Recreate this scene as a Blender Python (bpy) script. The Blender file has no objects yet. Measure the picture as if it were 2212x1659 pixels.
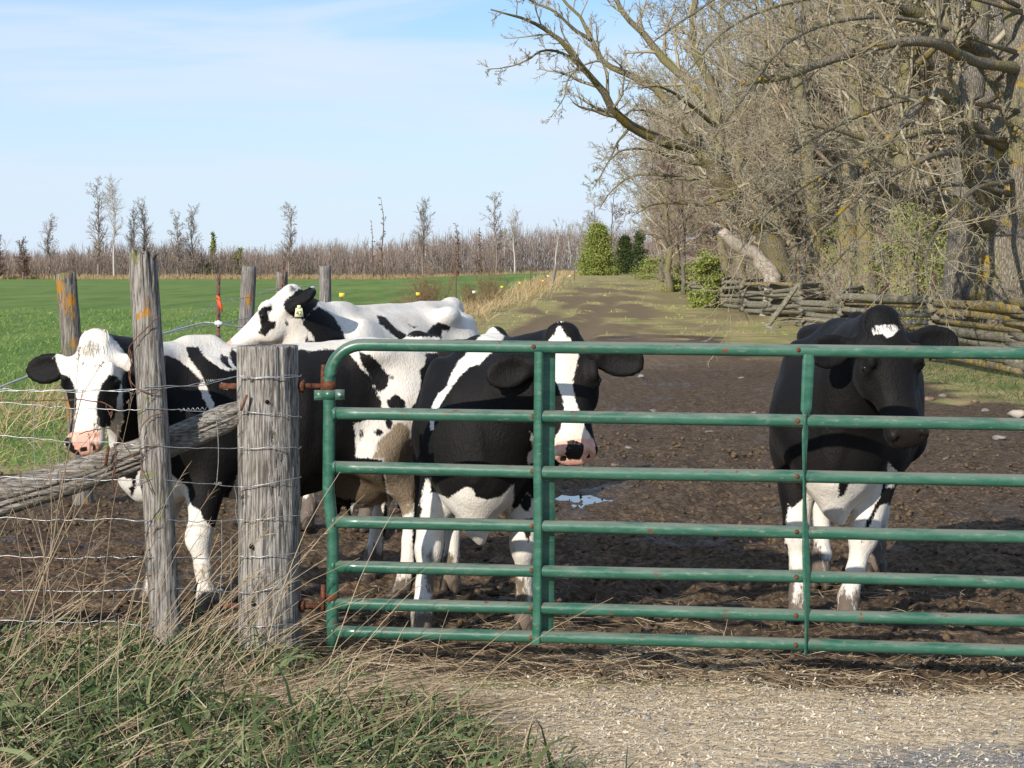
import bpy, bmesh, math, random
import numpy as np
from mathutils import Vector, Matrix

# ------------------------------------------------------------------ camera, sky, sun, exposure
scene = bpy.context.scene
COL = scene.collection
F_PX = 1950.0            # focal length in pixels of the 1024 px wide frame
CX, HY = 512.0, 266.0    # principal column and horizon row
CAM_Z = 1.79
cam_data = bpy.data.cameras.new('camera')
cam = bpy.data.objects.new('camera', cam_data)
COL.objects.link(cam)
cam.location = (0, 0, CAM_Z)
cam.rotation_euler = (math.radians(90), 0, 0)
cam_data.sensor_width = 36.0
cam_data.lens = 36.0 * F_PX / 1024.0
cam_data.shift_y = -(384.0 - HY) / 1024.0
cam_data.clip_start = 0.1
cam_data.clip_end = 6000.0
scene.camera = cam

SUN_EL = math.radians(25.0)
SUN_DIR = Vector((-0.50, -0.866, 0.0)).normalized()      # towards the sun, in plan
sun_vec = Vector((SUN_DIR.x * math.cos(SUN_EL), SUN_DIR.y * math.cos(SUN_EL), math.sin(SUN_EL)))
sun_data = bpy.data.lights.new('sun', 'SUN')
sun_data.energy = 4.4
sun_data.angle = math.radians(0.53)
sun_data.color = (1.0, 0.93, 0.82)
sun = bpy.data.objects.new('sun', sun_data)
COL.objects.link(sun)
sun.rotation_euler = (-sun_vec).to_track_quat('-Z', 'Y').to_euler()

world = bpy.data.worlds.new('World')
scene.world = world
world.use_nodes = True
wt = world.node_tree
wt.nodes.clear()
def wn(t, **kw):
    n = wt.nodes.new(t)
    for k, v in kw.items(): setattr(n, k, v)
    return n
w_out = wn('ShaderNodeOutputWorld')
w_bg = wn('ShaderNodeBackground')
w_bg.inputs['Strength'].default_value = 0.095
w_sky = wn('ShaderNodeTexSky', sky_type='NISHITA')
w_sky.sun_disc = False
w_sky.sun_elevation = SUN_EL
w_sky.sun_rotation = math.atan2(SUN_DIR.x, SUN_DIR.y)
w_sky.altitude = 100
w_sky.air_density = 1.0
w_sky.dust_density = 0.25
w_sky.ozone_density = 2.5
# thin streaky high cloud, projected on a flat layer overhead
w_tc = wn('ShaderNodeTexCoord')
w_sep = wn('ShaderNodeSeparateXYZ')
wt.links.new(w_tc.outputs['Generated'], w_sep.inputs[0])
w_z = wn('ShaderNodeMath', operation='ADD'); w_z.inputs[1].default_value = 0.10
wt.links.new(w_sep.outputs['Z'], w_z.inputs[0])
w_zm = wn('ShaderNodeMath', operation='MAXIMUM'); w_zm.inputs[1].default_value = 0.02
wt.links.new(w_z.outputs[0], w_zm.inputs[0])
w_dx = wn('ShaderNodeMath', operation='DIVIDE'); w_dy = wn('ShaderNodeMath', operation='DIVIDE')
for a, o in ((w_dx, 'X'), (w_dy, 'Y')):
    wt.links.new(w_sep.outputs[o], a.inputs[0]); wt.links.new(w_zm.outputs[0], a.inputs[1])
w_cmb = wn('ShaderNodeCombineXYZ')
wt.links.new(w_dx.outputs[0], w_cmb.inputs[0]); wt.links.new(w_dy.outputs[0], w_cmb.inputs[1])
w_map = wn('ShaderNodeMapping')
w_map.inputs['Rotation'].default_value = (0, 0, math.radians(20))
w_map.inputs['Scale'].default_value = (0.8, 1.0, 1.0)
w_map.inputs['Location'].default_value = (0.4, 7.7, 0.0)
wt.links.new(w_cmb.outputs[0], w_map.inputs[0])
w_n = wn('ShaderNodeTexNoise'); w_n.inputs['Scale'].default_value = 1.0
w_n.inputs['Detail'].default_value = 5; w_n.inputs['Roughness'].default_value = 0.5
w_n.inputs['Distortion'].default_value = 0.7
wt.links.new(w_map.outputs[0], w_n.inputs['Vector'])
w_r = wn('ShaderNodeMapRange'); w_r.interpolation_type = 'SMOOTHSTEP'
w_r.inputs[1].default_value = 0.40; w_r.inputs[2].default_value = 0.66
w_r.inputs[3].default_value = 0.0; w_r.inputs[4].default_value = 0.85
wt.links.new(w_n.outputs[0], w_r.inputs[0])
w_veil = wn('ShaderNodeMapRange'); w_veil.interpolation_type = 'SMOOTHSTEP'
w_veil.inputs[1].default_value = 0.0; w_veil.inputs[2].default_value = 0.20
w_veil.inputs[3].default_value = 0.86; w_veil.inputs[4].default_value = 0.06
wt.links.new(w_sep.outputs['Z'], w_veil.inputs[0])
w_max = wn('ShaderNodeMath', operation='MAXIMUM')
w_sum = wn('ShaderNodeMath', operation='MULTIPLY_ADD')
w_one = wn('ShaderNodeMath', operation='SUBTRACT'); w_one.inputs[0].default_value = 1.0
wt.links.new(w_veil.outputs[0], w_one.inputs[1])
wt.links.new(w_r.outputs[0], w_sum.inputs[0]); wt.links.new(w_one.outputs[0], w_sum.inputs[1]); wt.links.new(w_veil.outputs[0], w_sum.inputs[2])
w_tint = wn('ShaderNodeMixRGB', blend_type='MULTIPLY'); w_tint.inputs[0].default_value = 1.0
w_tint.inputs[2].default_value = (0.68, 0.94, 1.22, 1)
wt.links.new(w_sky.outputs[0], w_tint.inputs[1])
w_mix = wn('ShaderNodeMixRGB')
w_mix.inputs[2].default_value = (6.0, 6.9, 8.1, 1)
wt.links.new(w_sum.outputs[0], w_mix.inputs[0])
wt.links.new(w_tint.outputs[0], w_mix.inputs[1])
wt.links.new(w_mix.outputs[0], w_bg.inputs['Color'])
wt.links.new(w_bg.outputs[0], w_out.inputs[0])

scene.view_settings.view_transform = 'Standard'
scene.view_settings.look = 'None'
scene.view_settings.gamma = 1.0
scene.view_settings.use_curve_mapping = False
scene.view_settings.exposure = 0.37
scene.cycles.use_denoising = True
scene.cycles.max_bounces = 6
scene.cycles.diffuse_bounces = 3
scene.cycles.transparent_max_bounces = 8

rng = np.random.default_rng(11)
random.seed(5)
def U(a, b, n=None): return rng.uniform(a, b, n)

# ------------------------------------------------------------------ pixel helpers
def P(px, py, d):
    """point on the ray through pixel (px, py) of the 1024x768 frame at depth d"""
    return np.array([(px - CX) / F_PX * d, d, CAM_Z - (py - HY) / F_PX * d])
def PV(px, py, d):
    """the same with pixels of the 2212 px wide view of the photograph"""
    return P(px * 0.46293, py * 0.46293, d)

# ------------------------------------------------------------------ numpy noise
def _hash(ix, iy, iz, seed):
    n = (ix.astype(np.int64) * 374761393 + iy.astype(np.int64) * 668265263 + iz.astype(np.int64) * 1274126177 + seed * 974634777) & 0xFFFFFFFF
    n = ((n ^ (n >> 13)) * 1274126177) & 0xFFFFFFFF
    n = ((n ^ (n >> 16)) * 2246822519) & 0xFFFFFFFF
    return ((n ^ (n >> 15)) & 0xFFFFFF).astype(np.float64) / 0xFFFFFF * 2.0 - 1.0
def vnoise(x, y, z=None, seed=0):
    x = np.asarray(x, float); y = np.asarray(y, float)
    z = np.zeros_like(x) if z is None else np.asarray(z, float)
    x0 = np.floor(x); y0 = np.floor(y); z0 = np.floor(z)
    fx, fy, fz = x - x0, y - y0, z - z0
    fx = fx * fx * (3 - 2 * fx); fy = fy * fy * (3 - 2 * fy); fz = fz * fz * (3 - 2 * fz)
    x0 = x0.astype(np.int64); y0 = y0.astype(np.int64); z0 = z0.astype(np.int64)
    r = 0
    two_d = not np.any(z)
    for dx in (0, 1):
        wx = fx if dx else 1 - fx
        for dy in (0, 1):
            wy = fy if dy else 1 - fy
            if two_d:
                r = r + wx * wy * _hash(x0 + dx, y0 + dy, z0, seed)
            else:
                for dz in (0, 1):
                    wz = fz if dz else 1 - fz
                    r = r + wx * wy * wz * _hash(x0 + dx, y0 + dy, z0 + dz, seed)
    return r
def fbm(x, y, z=None, octv=4, seed=0, gain=0.5):
    r = 0; a = 1.0; f = 1.0; tot = 0
    for o in range(octv):
        r = r + a * vnoise(np.asarray(x) * f, np.asarray(y) * f, None if z is None else np.asarray(z) * f, seed + o * 17)
        tot += a; a *= gain; f *= 2.03
    return r / tot
def sstep(a, b, x):
    t = np.clip((np.asarray(x, float) - a) / (b - a), 0, 1)
    return t * t * (3 - 2 * t)

# ------------------------------------------------------------------ object helpers
def tag(o, label=None, cat=None, group=None, kind=None):
    if label: o['label'] = label
    if cat: o['category'] = cat
    if group: o['group'] = group
    if kind: o['kind'] = kind
    return o
def empty(name, loc=(0, 0, 0), rot=(0, 0, 0)):
    o = bpy.data.objects.new(name, None)
    o.empty_display_size = 0.2
    COL.objects.link(o); o.location = loc; o.rotation_euler = rot
    return o
def link(name, me, mat=None, parent=None):
    o = bpy.data.objects.new(name, me)
    COL.objects.link(o)
    if mat is not None and not me.materials: me.materials.append(mat)
    if parent is not None: o.parent = parent
    return o
def mesh_np(name, V, Fs, smooth=True, attrs=None):
    """V (n,3); Fs: array or list of arrays, each (m,3) or (m,4)"""
    V = np.asarray(V, np.float32)
    if isinstance(Fs, np.ndarray): Fs = [Fs]
    Fs = [np.asarray(f, np.int32) for f in Fs if len(f)]
    me = bpy.data.meshes.new(name)
    me.vertices.add(len(V)); me.vertices.foreach_set('co', V.ravel())
    nl = sum(f.size for f in Fs); nf = sum(len(f) for f in Fs)
    me.loops.add(nl); me.loops.foreach_set('vertex_index', np.concatenate([f.ravel() for f in Fs]))
    me.polygons.add(nf)
    tot = np.concatenate([np.full(len(f), f.shape[1], np.int32) for f in Fs])
    st = np.concatenate([[0], np.cumsum(tot)[:-1]]).astype(np.int32)
    me.polygons.foreach_set('loop_start', st)
    if smooth: me.polygons.foreach_set('use_smooth', np.ones(nf, bool))
    if attrs:
        for k, v in attrs.items():
            a = me.attributes.new(k, 'FLOAT', 'POINT'); a.data.foreach_set('value', np.asarray(v, np.float32))
    me.update(calc_edges=True)
    return me
class MB:
    """collects arrays of vertices and faces for one mesh"""
    def __init__(s): s.V = []; s.Q = []; s.T = []; s.n = 0; s.A = []
    def add(s, V, Q=None, T=None, a=None):
        V = np.asarray(V, float)
        if Q is not None and len(Q): s.Q.append(np.asarray(Q) + s.n)
        if T is not None and len(T): s.T.append(np.asarray(T) + s.n)
        s.V.append(V); s.n += len(V)
        s.A.append(np.zeros(len(V)) if a is None else np.broadcast_to(a, (len(V),)))
    def build(s, name, mat, parent=None, smooth=True, attr=None):
        Fs = []
        if s.Q: Fs.append(np.concatenate(s.Q))
        if s.T: Fs.append(np.concatenate(s.T))
        me = mesh_np(name, np.concatenate(s.V), Fs, smooth, {attr: np.concatenate(s.A)} if attr else None)
        return link(name, me, mat, parent)
def norm(v):
    v = np.asarray(v, float)
    return v / np.maximum(np.linalg.norm(v, axis=-1, keepdims=True), 1e-9)
def tubes(Pt, R, sides=3, cap=False, squash=None):
    """Pt (N,k,3), R (N,k) -> verts, quads, tris (caps)"""
    Pt = np.asarray(Pt, float); R = np.asarray(R, float)
    N, k, _ = Pt.shape
    T = np.empty_like(Pt)
    T[:, 1:-1] = Pt[:, 2:] - Pt[:, :-2]; T[:, 0] = Pt[:, 1] - Pt[:, 0]; T[:, -1] = Pt[:, -1] - Pt[:, -2]
    T = norm(T)
    avg = norm(Pt[:, -1] - Pt[:, 0])
    ref = np.where(np.abs(avg[:, 2:3]) > 0.8, np.array([[1.0, 0.13, 0.0]]), np.array([[0.05, 0.1, 1.0]]))
    a = norm(np.cross(T, ref[:, None, :])); b = np.cross(T, a)
    ang = np.arange(sides) / sides * 2 * math.pi
    ca, sa = np.cos(ang), np.sin(ang)
    V = Pt[:, :, None, :] + R[:, :, None, None] * (a[:, :, None, :] * ca[None, None, :, None] + b[:, :, None, :] * sa[None, None, :, None])
    V = V.reshape(-1, 3)
    base = (np.arange(N) * k * sides)[:, None, None]
    i = (np.arange(k - 1) * sides)[None, :, None]
    j = np.arange(sides)[None, None, :]; j2 = (j + 1) % sides
    Q = np.stack([base + i + j, base + i + j2, base + i + sides + j2, base + i + sides + j], -1).reshape(-1, 4)
    Q = Q[:, ::-1]
    T3 = np.zeros((0, 3), int)
    if cap:
        V2 = np.concatenate([Pt[:, 0], Pt[:, -1]])
        c0 = len(V) + np.arange(N); c1 = len(V) + N + np.arange(N)
        jj = np.arange(sides); jn = (jj + 1) % sides
        b0 = np.arange(N)[:, None] * k * sides
        t0 = np.stack([b0 + jj, b0 + jn, np.broadcast_to(c0[:, None], (N, sides))], -1)
        b1 = b0 + (k - 1) * sides
        t1 = np.stack([b1 + jn, b1 + jj, np.broadcast_to(c1[:, None], (N, sides))], -1)
        T3 = np.concatenate([t0.reshape(-1, 3), t1.reshape(-1, 3)])
        V = np.concatenate([V, V2])
    return V, Q, T3
def tube1(pts, r, sides=8, cap=True):
    pts = np.asarray(pts, float)[None]
    r = np.broadcast_to(np.asarray(r, float), (pts.shape[1],))[None]
    return tubes(pts, r, sides, cap)
def spline(pts, n):
    """Catmull-Rom resample of a polyline"""
    p = np.asarray(pts, float)
    d = np.concatenate([[0], np.cumsum(np.linalg.norm(np.diff(p, axis=0), axis=1))])
    pe = np.concatenate([[2 * p[0] - p[1]], p, [2 * p[-1] - p[-2]]])
    t = np.linspace(0, d[-1], n); out = []
    for s in t:
        i = min(np.searchsorted(d, s, 'right') - 1, len(p) - 2)
        u = (s - d[i]) / max(d[i + 1] - d[i], 1e-9)
        a, b, c, e = pe[i], pe[i + 1], pe[i + 2], pe[i + 3]
        out.append(0.5 * ((2 * b) + (c - a) * u + (2 * a - 5 * b + 4 * c - e) * u * u + (3 * b - a - 3 * c + e) * u ** 3))
    return np.array(out)
def box(cx, cy, cz, sx, sy, sz, rot=None):
    V = np.array([[x, y, z] for x in (-1, 1) for y in (-1, 1) for z in (-1, 1)], float) * [sx / 2, sy / 2, sz / 2]
    if rot is not None: V = V @ np.asarray(rot).T
    Q = np.array([[0, 1, 3, 2], [4, 6, 7, 5], [0, 4, 5, 1], [2, 3, 7, 6], [0, 2, 6, 4], [1, 5, 7, 3]])
    return V + [cx, cy, cz], Q

# ------------------------------------------------------------------ materials
class NT:
    def __init__(s, name, rough=0.8, spec=0.3):
        s.m = bpy.data.materials.new(name); s.m.use_nodes = True
        s.t = s.m.node_tree; s.b = s.t.nodes['Principled BSDF']
        s.b.inputs['Roughness'].default_value = rough
        s.b.inputs['Specular IOR Level'].default_value = spec
        s._obj = None
    def n(s, ty, **kw):
        x = s.t.nodes.new(ty)
        for k, v in kw.items(): setattr(x, k, v)
        return x
    def l(s, a, b): s.t.links.new(a, b)
    def setin(s, sock, v):
        if isinstance(v, bpy.types.NodeSocket): s.l(v, sock)
        elif isinstance(v, (tuple, list)) and len(v) == 3 and sock.type == 'RGBA': sock.default_value = (*v, 1)
        else: sock.default_value = v
    def coords(s, kind='Object'):
        if s._obj is None: s._obj = s.n('ShaderNodeTexCoord')
        return s._obj.outputs[kind]
    def mapping(s, scale=(1, 1, 1), kind='Object', loc=(0, 0, 0), rot=(0, 0, 0)):
        m = s.n('ShaderNodeMapping'); s.l(s.coords(kind), m.inputs[0])
        m.inputs['Scale'].default_value = scale; m.inputs['Location'].default_value = loc; m.inputs['Rotation'].default_value = rot
        return m.outputs[0]
    def pos(s, scale=(1, 1, 1)):
        g = s.n('ShaderNodeNewGeometry'); m = s.n('ShaderNodeMapping'); s.l(g.outputs['Position'], m.inputs[0])
        m.inputs['Scale'].default_value = scale
        return m.outputs[0]
    def noise(s, vec=None, scale=5, detail=4, rough=0.55, dist=0.0):
        x = s.n('ShaderNodeTexNoise')
        if vec is not None: s.l(vec, x.inputs['Vector'])
        x.inputs['Scale'].default_value = scale; x.inputs['Detail'].default_value = detail
        x.inputs['Roughness'].default_value = rough; x.inputs['Distortion'].default_value = dist
        return x.outputs[0]
    def voro(s, vec=None, scale=5, feature='F1'):
        x = s.n('ShaderNodeTexVoronoi', feature=feature)
        if vec is not None: s.l(vec, x.inputs['Vector'])
        x.inputs['Scale'].default_value = scale
        return x.outputs['Distance']
    def attr(s, name):
        a = s.n('ShaderNodeAttribute'); a.attribute_name = name
        return a.outputs['Fac']
    def ramp(s, v, a, b, lo=0.0, hi=1.0, smooth=True):
        r = s.n('ShaderNodeMapRange')
        if smooth: r.interpolation_type = 'SMOOTHSTEP'
        s.setin(r.inputs[0], v)
        r.inputs[1].default_value = a; r.inputs[2].default_value = b; r.inputs[3].default_value = lo; r.inputs[4].default_value = hi
        return r.outputs[0]
    def mix(s, f, a, b):
        x = s.n('ShaderNodeMixRGB')
        s.setin(x.inputs[0], f); s.setin(x.inputs[1], a); s.setin(x.inputs[2], b)
        return x.outputs[0]
    def math(s, op, a, b=0.0):
        x = s.n('ShaderNodeMath', operation=op)
        s.setin(x.inputs[0], a); s.setin(x.inputs[1], b)
        return x.outputs[0]
    def color(s, v): s.setin(s.b.inputs['Base Color'], v)
    def rough(s, v): s.setin(s.b.inputs['Roughness'], v)
    def bump(s, h, strength=0.5, dist=0.01):
        x = s.n('ShaderNodeBump'); x.inputs['Strength'].default_value = strength; x.inputs['Distance'].default_value = dist
        s.l(h, x.inputs['Height']); s.l(x.outputs[0], s.b.inputs['Normal'])

def m_wood(name, base=(0.235, 0.215, 0.19), dark=(0.075, 0.065, 0.055), lichen=0.0, lcol=(0.36, 0.17, 0.02), green=0.0, axis='Z', rel=1.0):
    m = NT(name, 0.85, 0.2)
    sc = {'Z': (1, 1, 0.06), 'X': (0.06, 1, 1)}[axis]
    g = m.noise(m.mapping(sc), 130, 5, 0.7, 0.3)
    g2 = m.noise(m.mapping(sc), 42, 4, 0.6, 0.5)
    big = m.noise(m.mapping((1, 1, 1)), 5, 3)
    c = m.mix(m.ramp(g, 0.38, 0.62), dark, base)
    c = m.mix(m.ramp(g2, 0.30, 0.43, 0.9, 0), c, dark)
    c = m.mix(m.ramp(big, 0.5, 0.75, 0, 0.45), c, (0.15, 0.12, 0.09))
    if green > 0:
        gn = m.noise(m.mapping((1, 1, 0.7)), 9, 4, 0.7)
        c = m.mix(m.ramp(gn, 0.62 - green * 0.25, 0.72 - green * 0.2, 0, 0.8), c, (0.13, 0.135, 0.035))
    if lichen > 0:
        ln = m.noise(m.mapping((1, 1, 0.45)), 8, 5, 0.7)
        c = m.mix(m.ramp(ln, 0.66 - lichen * 0.25, 0.70 - lichen * 0.22, 0, 0.9), c, lcol)
    m.color(c)
    h = m.math('ADD', m.math('MULTIPLY', g2, 1.4), g)
    m.bump(h, 0.6 * rel, 0.012)
    return m.m
def m_plain(name, col, rough=0.7, spec=0.3, var=0.3, scale=12, metal=0.0, bump=0.0):
    m = NT(name, rough, spec)
    n = m.noise(m.mapping(), scale, 4, 0.6)
    dk = tuple(x * (1 - var) for x in col); lt = tuple(min(1, x * (1 + var)) for x in col)
    m.color(m.mix(m.ramp(n, 0.3, 0.7), dk, lt))
    m.b.inputs['Metallic'].default_value = metal
    if bump: m.bump(n, bump, 0.01)
    return m.m

# ------------------------------------------------------------------ ground
def poly_sd(px, py, poly):
    """signed distance to a polygon, positive inside"""
    poly = np.asarray(poly, float); px = np.asarray(px, float); py = np.asarray(py, float)
    d2 = np.full(px.shape, 1e18); ins = np.zeros(px.shape, bool)
    n = len(poly)
    for i in range(n):
        ax, ay = poly[i]; bx, by = poly[(i + 1) % n]
        ex, ey = bx - ax, by - ay
        wx, wy = px - ax, py - ay
        t = np.clip((wx * ex + wy * ey) / max(ex * ex + ey * ey, 1e-12), 0, 1)
        d2 = np.minimum(d2, (wx - t * ex) ** 2 + (wy - t * ey) ** 2)
        if ey != 0:
            c = ((ay > py) != (by > py)) & (px < (bx - ax) * (py - ay) / (by - ay) + ax)
            ins ^= c
    d = np.sqrt(d2)
    return np.where(ins, d, -d)
def lane_x(y): return 2.15 + 0.065 * (np.asarray(y, float) - 65.0)
def fence_x(y): return -1.9 + 0.058 * (np.asarray(y, float) - 65.0)
MUD_POLY = [(-7, 8.9), (-2, 8.75), (-0.75, 8.5), (-0.1, 8.35), (2.0, 8.15), (8, 8.2), (9, 12), (7.4, 20), (6.6, 26), (6.2, 34), (5.4, 42), (4.0, 50), (2.2, 52),
            (0.6, 46), (-0.6, 36), (-1.3, 26), (-2.0, 19.5), (-3.2, 17.6), (-4.2, 17), (-7, 15.5)]
PUDDLES = [(0.56, 14.95, 0.15, 0.50), (0.52, 17.3, 0.09, 0.30)]
def ground_base(x, y):
    x = np.asarray(x, float); y = np.asarray(y, float)
    off = x - fence_x(y)
    side = sstep(-45, 4, off)
    rise = 1.02 * sstep(75, 225, y) - 1.2 * sstep(240, 420, y)
    fall = -1.2 * sstep(90, 470, y)
    z = side * rise + (1 - side) * fall
    z = z + 0.10 * sstep(2.2, 0.3, y - 7.2 + 0.2 * x) * 0  # the verge
    verge = sstep(0.5, -1.4, x + 0.30 - 0.35 * (8.4 - y)) * sstep(10.2, 8.8, y)
    z = z + 0.10 * verge
    z = z + 0.05 * fbm(x * 0.25, y * 0.25, octv=2, seed=3) * sstep(14, 30, y)
    return z
def mud_mask(x, y):
    sd = poly_sd(x, y, MUD_POLY)
    w = np.clip(0.05 * np.asarray(y, float), 0.15, 2.5)
    nz = fbm(np.asarray(x) * 1.1, np.asarray(y) * 0.7, octv=4, seed=21)
    return sstep(-0.9, 0.9, (sd + nz * w * 1.6) / w)
def rut_mask(x, y):
    lx = np.asarray(x) - lane_x(y)
    nz = fbm(np.asarray(x) * 0.6, np.asarray(y) * 0.12, octv=3, seed=9)
    wob = 0.3 * vnoise(np.asarray(y) * 0.05, np.asarray(y) * 0 + 2.0, seed=5)
    r = np.exp(-((np.abs(lx + wob) - 0.85) / 0.46) ** 2)
    return np.clip(r * (0.85 + 0.9 * nz), 0, 1) * (0.45 + 0.55 * sstep(130, 60, y)) * sstep(300, 120, y) * sstep(34, 46, y)
def patch_mask(x, y):
    x = np.asarray(x, float); y = np.asarray(y, float)
    lx = np.abs(x - lane_x(y))
    return np.clip(0.5 + 0.9 * sstep(3.2, 0.6, lx), 0, 1) * sstep(-0.30, 0.10, fbm(x * 0.55, y * 0.14, octv=4, seed=83)) * sstep(30, 38, y) * sstep(230, 70, y) * sstep(-1.0, 1.2, x - fence_x(y))
def ground_z(x, y):
    x = np.asarray(x, float); y = np.asarray(y, float)
    z = ground_base(x, y)
    mud = mud_mask(x, y)
    near = sstep(60, 12, y)
    chips = sstep(8.6, 8.2, y + 0.05 * x) * sstep(-0.5, 0.1, x + 0.4)
    a = mud * near * (1 - 0.75 * chips)
    hoof = fbm(x * 4.6, y * 4.6, octv=5, seed=31, gain=0.68)
    hoof = hoof + 0.5 * (np.abs(fbm(x * 8.5, y * 8.5, octv=3, seed=35, gain=0.6)) - 0.2)
    ridg = 1 - np.abs(fbm(x * 2.3, y * 2.3, octv=3, seed=37)) * 2.2
    z = z + a * (0.075 * hoof + 0.035 * (ridg - 0.5) + 0.05 * fbm(x * 1.1, y * 1.1, octv=2, seed=33))
    z = z + (1 - a) * (0.012 * fbm(x * 6, y * 6, octv=3, seed=41)) * sstep(40, 10, y)
    z = z - 0.07 * rut_mask(x, y)
    for (qx, qy, qa, qb) in PUDDLES:
        r = ((x - qx) / (qa * 2.0)) ** 2 + ((y - qy) / (qb * 2.0)) ** 2
        k = np.exp(-r * 1.3)
        z = z * (1 - 0.75 * k) - 0.045 * k
    return z

def growth(start, step, g, end, cap=1e9):
    out = [start]
    while out[-1] < end:
        out.append(out[-1] + step); step = min(step * g, cap)
    return out
gx = np.arange(-2.8, 3.1, 0.033)
gr = np.array(growth(gx[-1], 0.037, 1.08, 1500))[1:]
gx = np.concatenate([-(gr - gx[-1])[::-1] + gx[0], gx, gr])
gy = np.concatenate([[-1500, -500, -200, -80, -30, -12, -5, -1, 1.5, 3.0, 4.0, 4.8, 5.4, 5.8], np.arange(6.1, 12.5, 0.033)])
gy = np.concatenate([gy, np.array(growth(gy[-1], 0.035, 1.034, 2600))[1:]])
GX, GY = np.meshgrid(gx, gy)
GZ = ground_z(GX.ravel(), GY.ravel())
nx_, ny_ = len(gx), len(gy)
ii = (np.arange(ny_ - 1)[:, None] * nx_ + np.arange(nx_ - 1)[None, :]).ravel()
GQ = np.stack([ii, ii + 1, ii + 1 + nx_, ii + nx_], -1)
fx, fy = GX.ravel(), GY.ravel()
a_mud = mud_mask(fx, fy)
offl = fx - fence_x(fy)
a_field = sstep(1.0, -2.5, offl + 1.2 * fbm(fx * 0.5, fy * 0.3, octv=3, seed=50)) * sstep(9.5, 16, fy + 0.2 * fx)
a_field = np.where(fx < -3.6, sstep(16.2, 19, fy + fbm(fx, fy, octv=2, seed=4)), a_field)
a_rut = rut_mask(fx, fy)
a_rut = np.maximum(a_rut, patch_mask(fx, fy))
a_chips = np.clip(sstep(8.55, 8.05, fy + 0.06 * fx + 0.25 * fbm(fx * 2.4, fy * 2.4, octv=4, seed=61)) * sstep(-0.75, 0.05, fx + 0.5 * (8.2 - fy) * 0 + 0.35 - 0.55 * (8.3 - fy) + 0.4 * fbm(fx * 3, fy * 3, octv=3, seed=62)), 0, 1)
a_chips = np.maximum(a_chips, 0.52 * sstep(-0.08, 0.4, fbm(fx * 1.7, fy * 2.2, octv=4, seed=63)) * sstep(10.2, 8.7, fy) * sstep(2.2, 0.8, fx))
a_grit = 0.8 * sstep(0.3, 1.5, fx + 1.1 * (7.2 - fy) - 0.55 + 1.0 * fbm(fx * 1.5, fy * 1.5, octv=4, seed=71)) * sstep(7.75, 7.0, fy)
g = NT('ground_soil', 0.9, 0.2)
p1 = g.pos()
n_f = g.noise(p1, 60, 5, 0.7); n_m = g.noise(p1, 9, 5, 0.6); n_l = g.noise(p1, 0.9, 4, 0.6); n_xl = g.noise(p1, 0.05, 4, 0.6)
n_st = g.noise(g.pos((1.0, 0.12, 1)), 0.7, 4, 0.6)
mudc = g.mix(g.ramp(n_m, 0.35, 0.65), (0.085, 0.056, 0.034), (0.19, 0.13, 0.078))
mudc = g.mix(g.ramp(n_f, 0.58, 0.72, 0, 0.7), mudc, (0.25, 0.18, 0.112))
mudc = g.mix(g.ramp(n_l, 0.5, 0.68, 0, 0.6), mudc, (0.068, 0.045, 0.028))
v_c = g.voro(g.pos((1, 1, 1)), 24)
mudc = g.mix(g.ramp(v_c, 0.25, 0.75, 0, 0.7), mudc, (0.045, 0.030, 0.019))
mudc = g.mix(g.ramp(g.noise(p1, 28, 4, 0.7), 0.56, 0.64, 0, 0.6), mudc, (0.24, 0.175, 0.115))
# pasture between lane and fence: short green turf, tan dead grass, brown soil
past = g.mix(g.ramp(n_l, 0.38, 0.62), (0.44, 0.335, 0.165), (0.25, 0.27, 0.08))
past = g.mix(g.ramp(n_m, 0.5, 0.7, 0, 0.65), past, (0.32, 0.225, 0.125))
past = g.mix(g.ramp(n_f, 0.55, 0.75, 0, 0.5), past, (0.50, 0.39, 0.22))
fld = g.mix(g.ramp(n_st, 0.35, 0.65), (0.105, 0.185, 0.034), (0.18, 0.255, 0.06))
fld = g.mix(g.ramp(n_m, 0.45, 0.7, 0, 0.5), fld, (0.085, 0.16, 0.025))
fld = g.mix(g.ramp(n_xl, 0.5, 0.66, 0, 0.45), fld, (0.26, 0.29, 0.085))
chp = g.mix(g.ramp(n_f, 0.35, 0.65), (0.60, 0.465, 0.30), (0.80, 0.665, 0.475))
chp = g.mix(g.ramp(n_m, 0.52, 0.72, 0, 0.5), chp, (0.47, 0.36, 0.235))
v_g = g.voro(p1, 70)
grt = g.mix(g.ramp(v_g, 0.2, 0.6), (0.44, 0.42, 0.395), (0.27, 0.255, 0.24))
grt = g.mix(g.ramp(n_f, 0.5, 0.7, 0, 0.6), grt, (0.58, 0.49, 0.37))
def wmask(name, amt=0.5):
    a = g.attr(name)
    return g.ramp(g.math('ADD', a, g.math('MULTIPLY', g.math('SUBTRACT', n_m, 0.5), amt)), 0.3, 0.7)
col = g.mix(wmask('field', 0.7), past, fld)
col = g.mix(wmask('mud', 0.6), col, mudc)
rutw = g.ramp(g.math('ADD', g.attr('rut'), g.math('MULTIPLY', g.math('SUBTRACT', n_m, 0.5), 0.9)), 0.08, 0.78, 0, 0.9)
col = g.mix(rutw, col, g.mix(n_m, (0.13, 0.088, 0.055), (0.25, 0.175, 0.105)))
col = g.mix(wmask('chips', 0.9), col, chp)
col = g.mix(wmask('grit', 1.0), col, grt)
g.color(col)
wet = g.math('MULTIPLY', g.attr('mud'), g.ramp(n_l, 0.5, 0.66))
wet = g.math('MULTIPLY', wet, g.math('SUBTRACT', 1.0, g.attr('chips')))
g.rough(g.ramp(wet, 0, 1, 0.92, 0.42))
g.bump(g.math('ADD', g.math('MULTIPLY', n_f, 0.5), g.math('SUBTRACT', g.math('MULTIPLY', n_m, 1.5), g.math('MULTIPLY', v_c, 0.5))), 1.0, 0.04)
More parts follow.
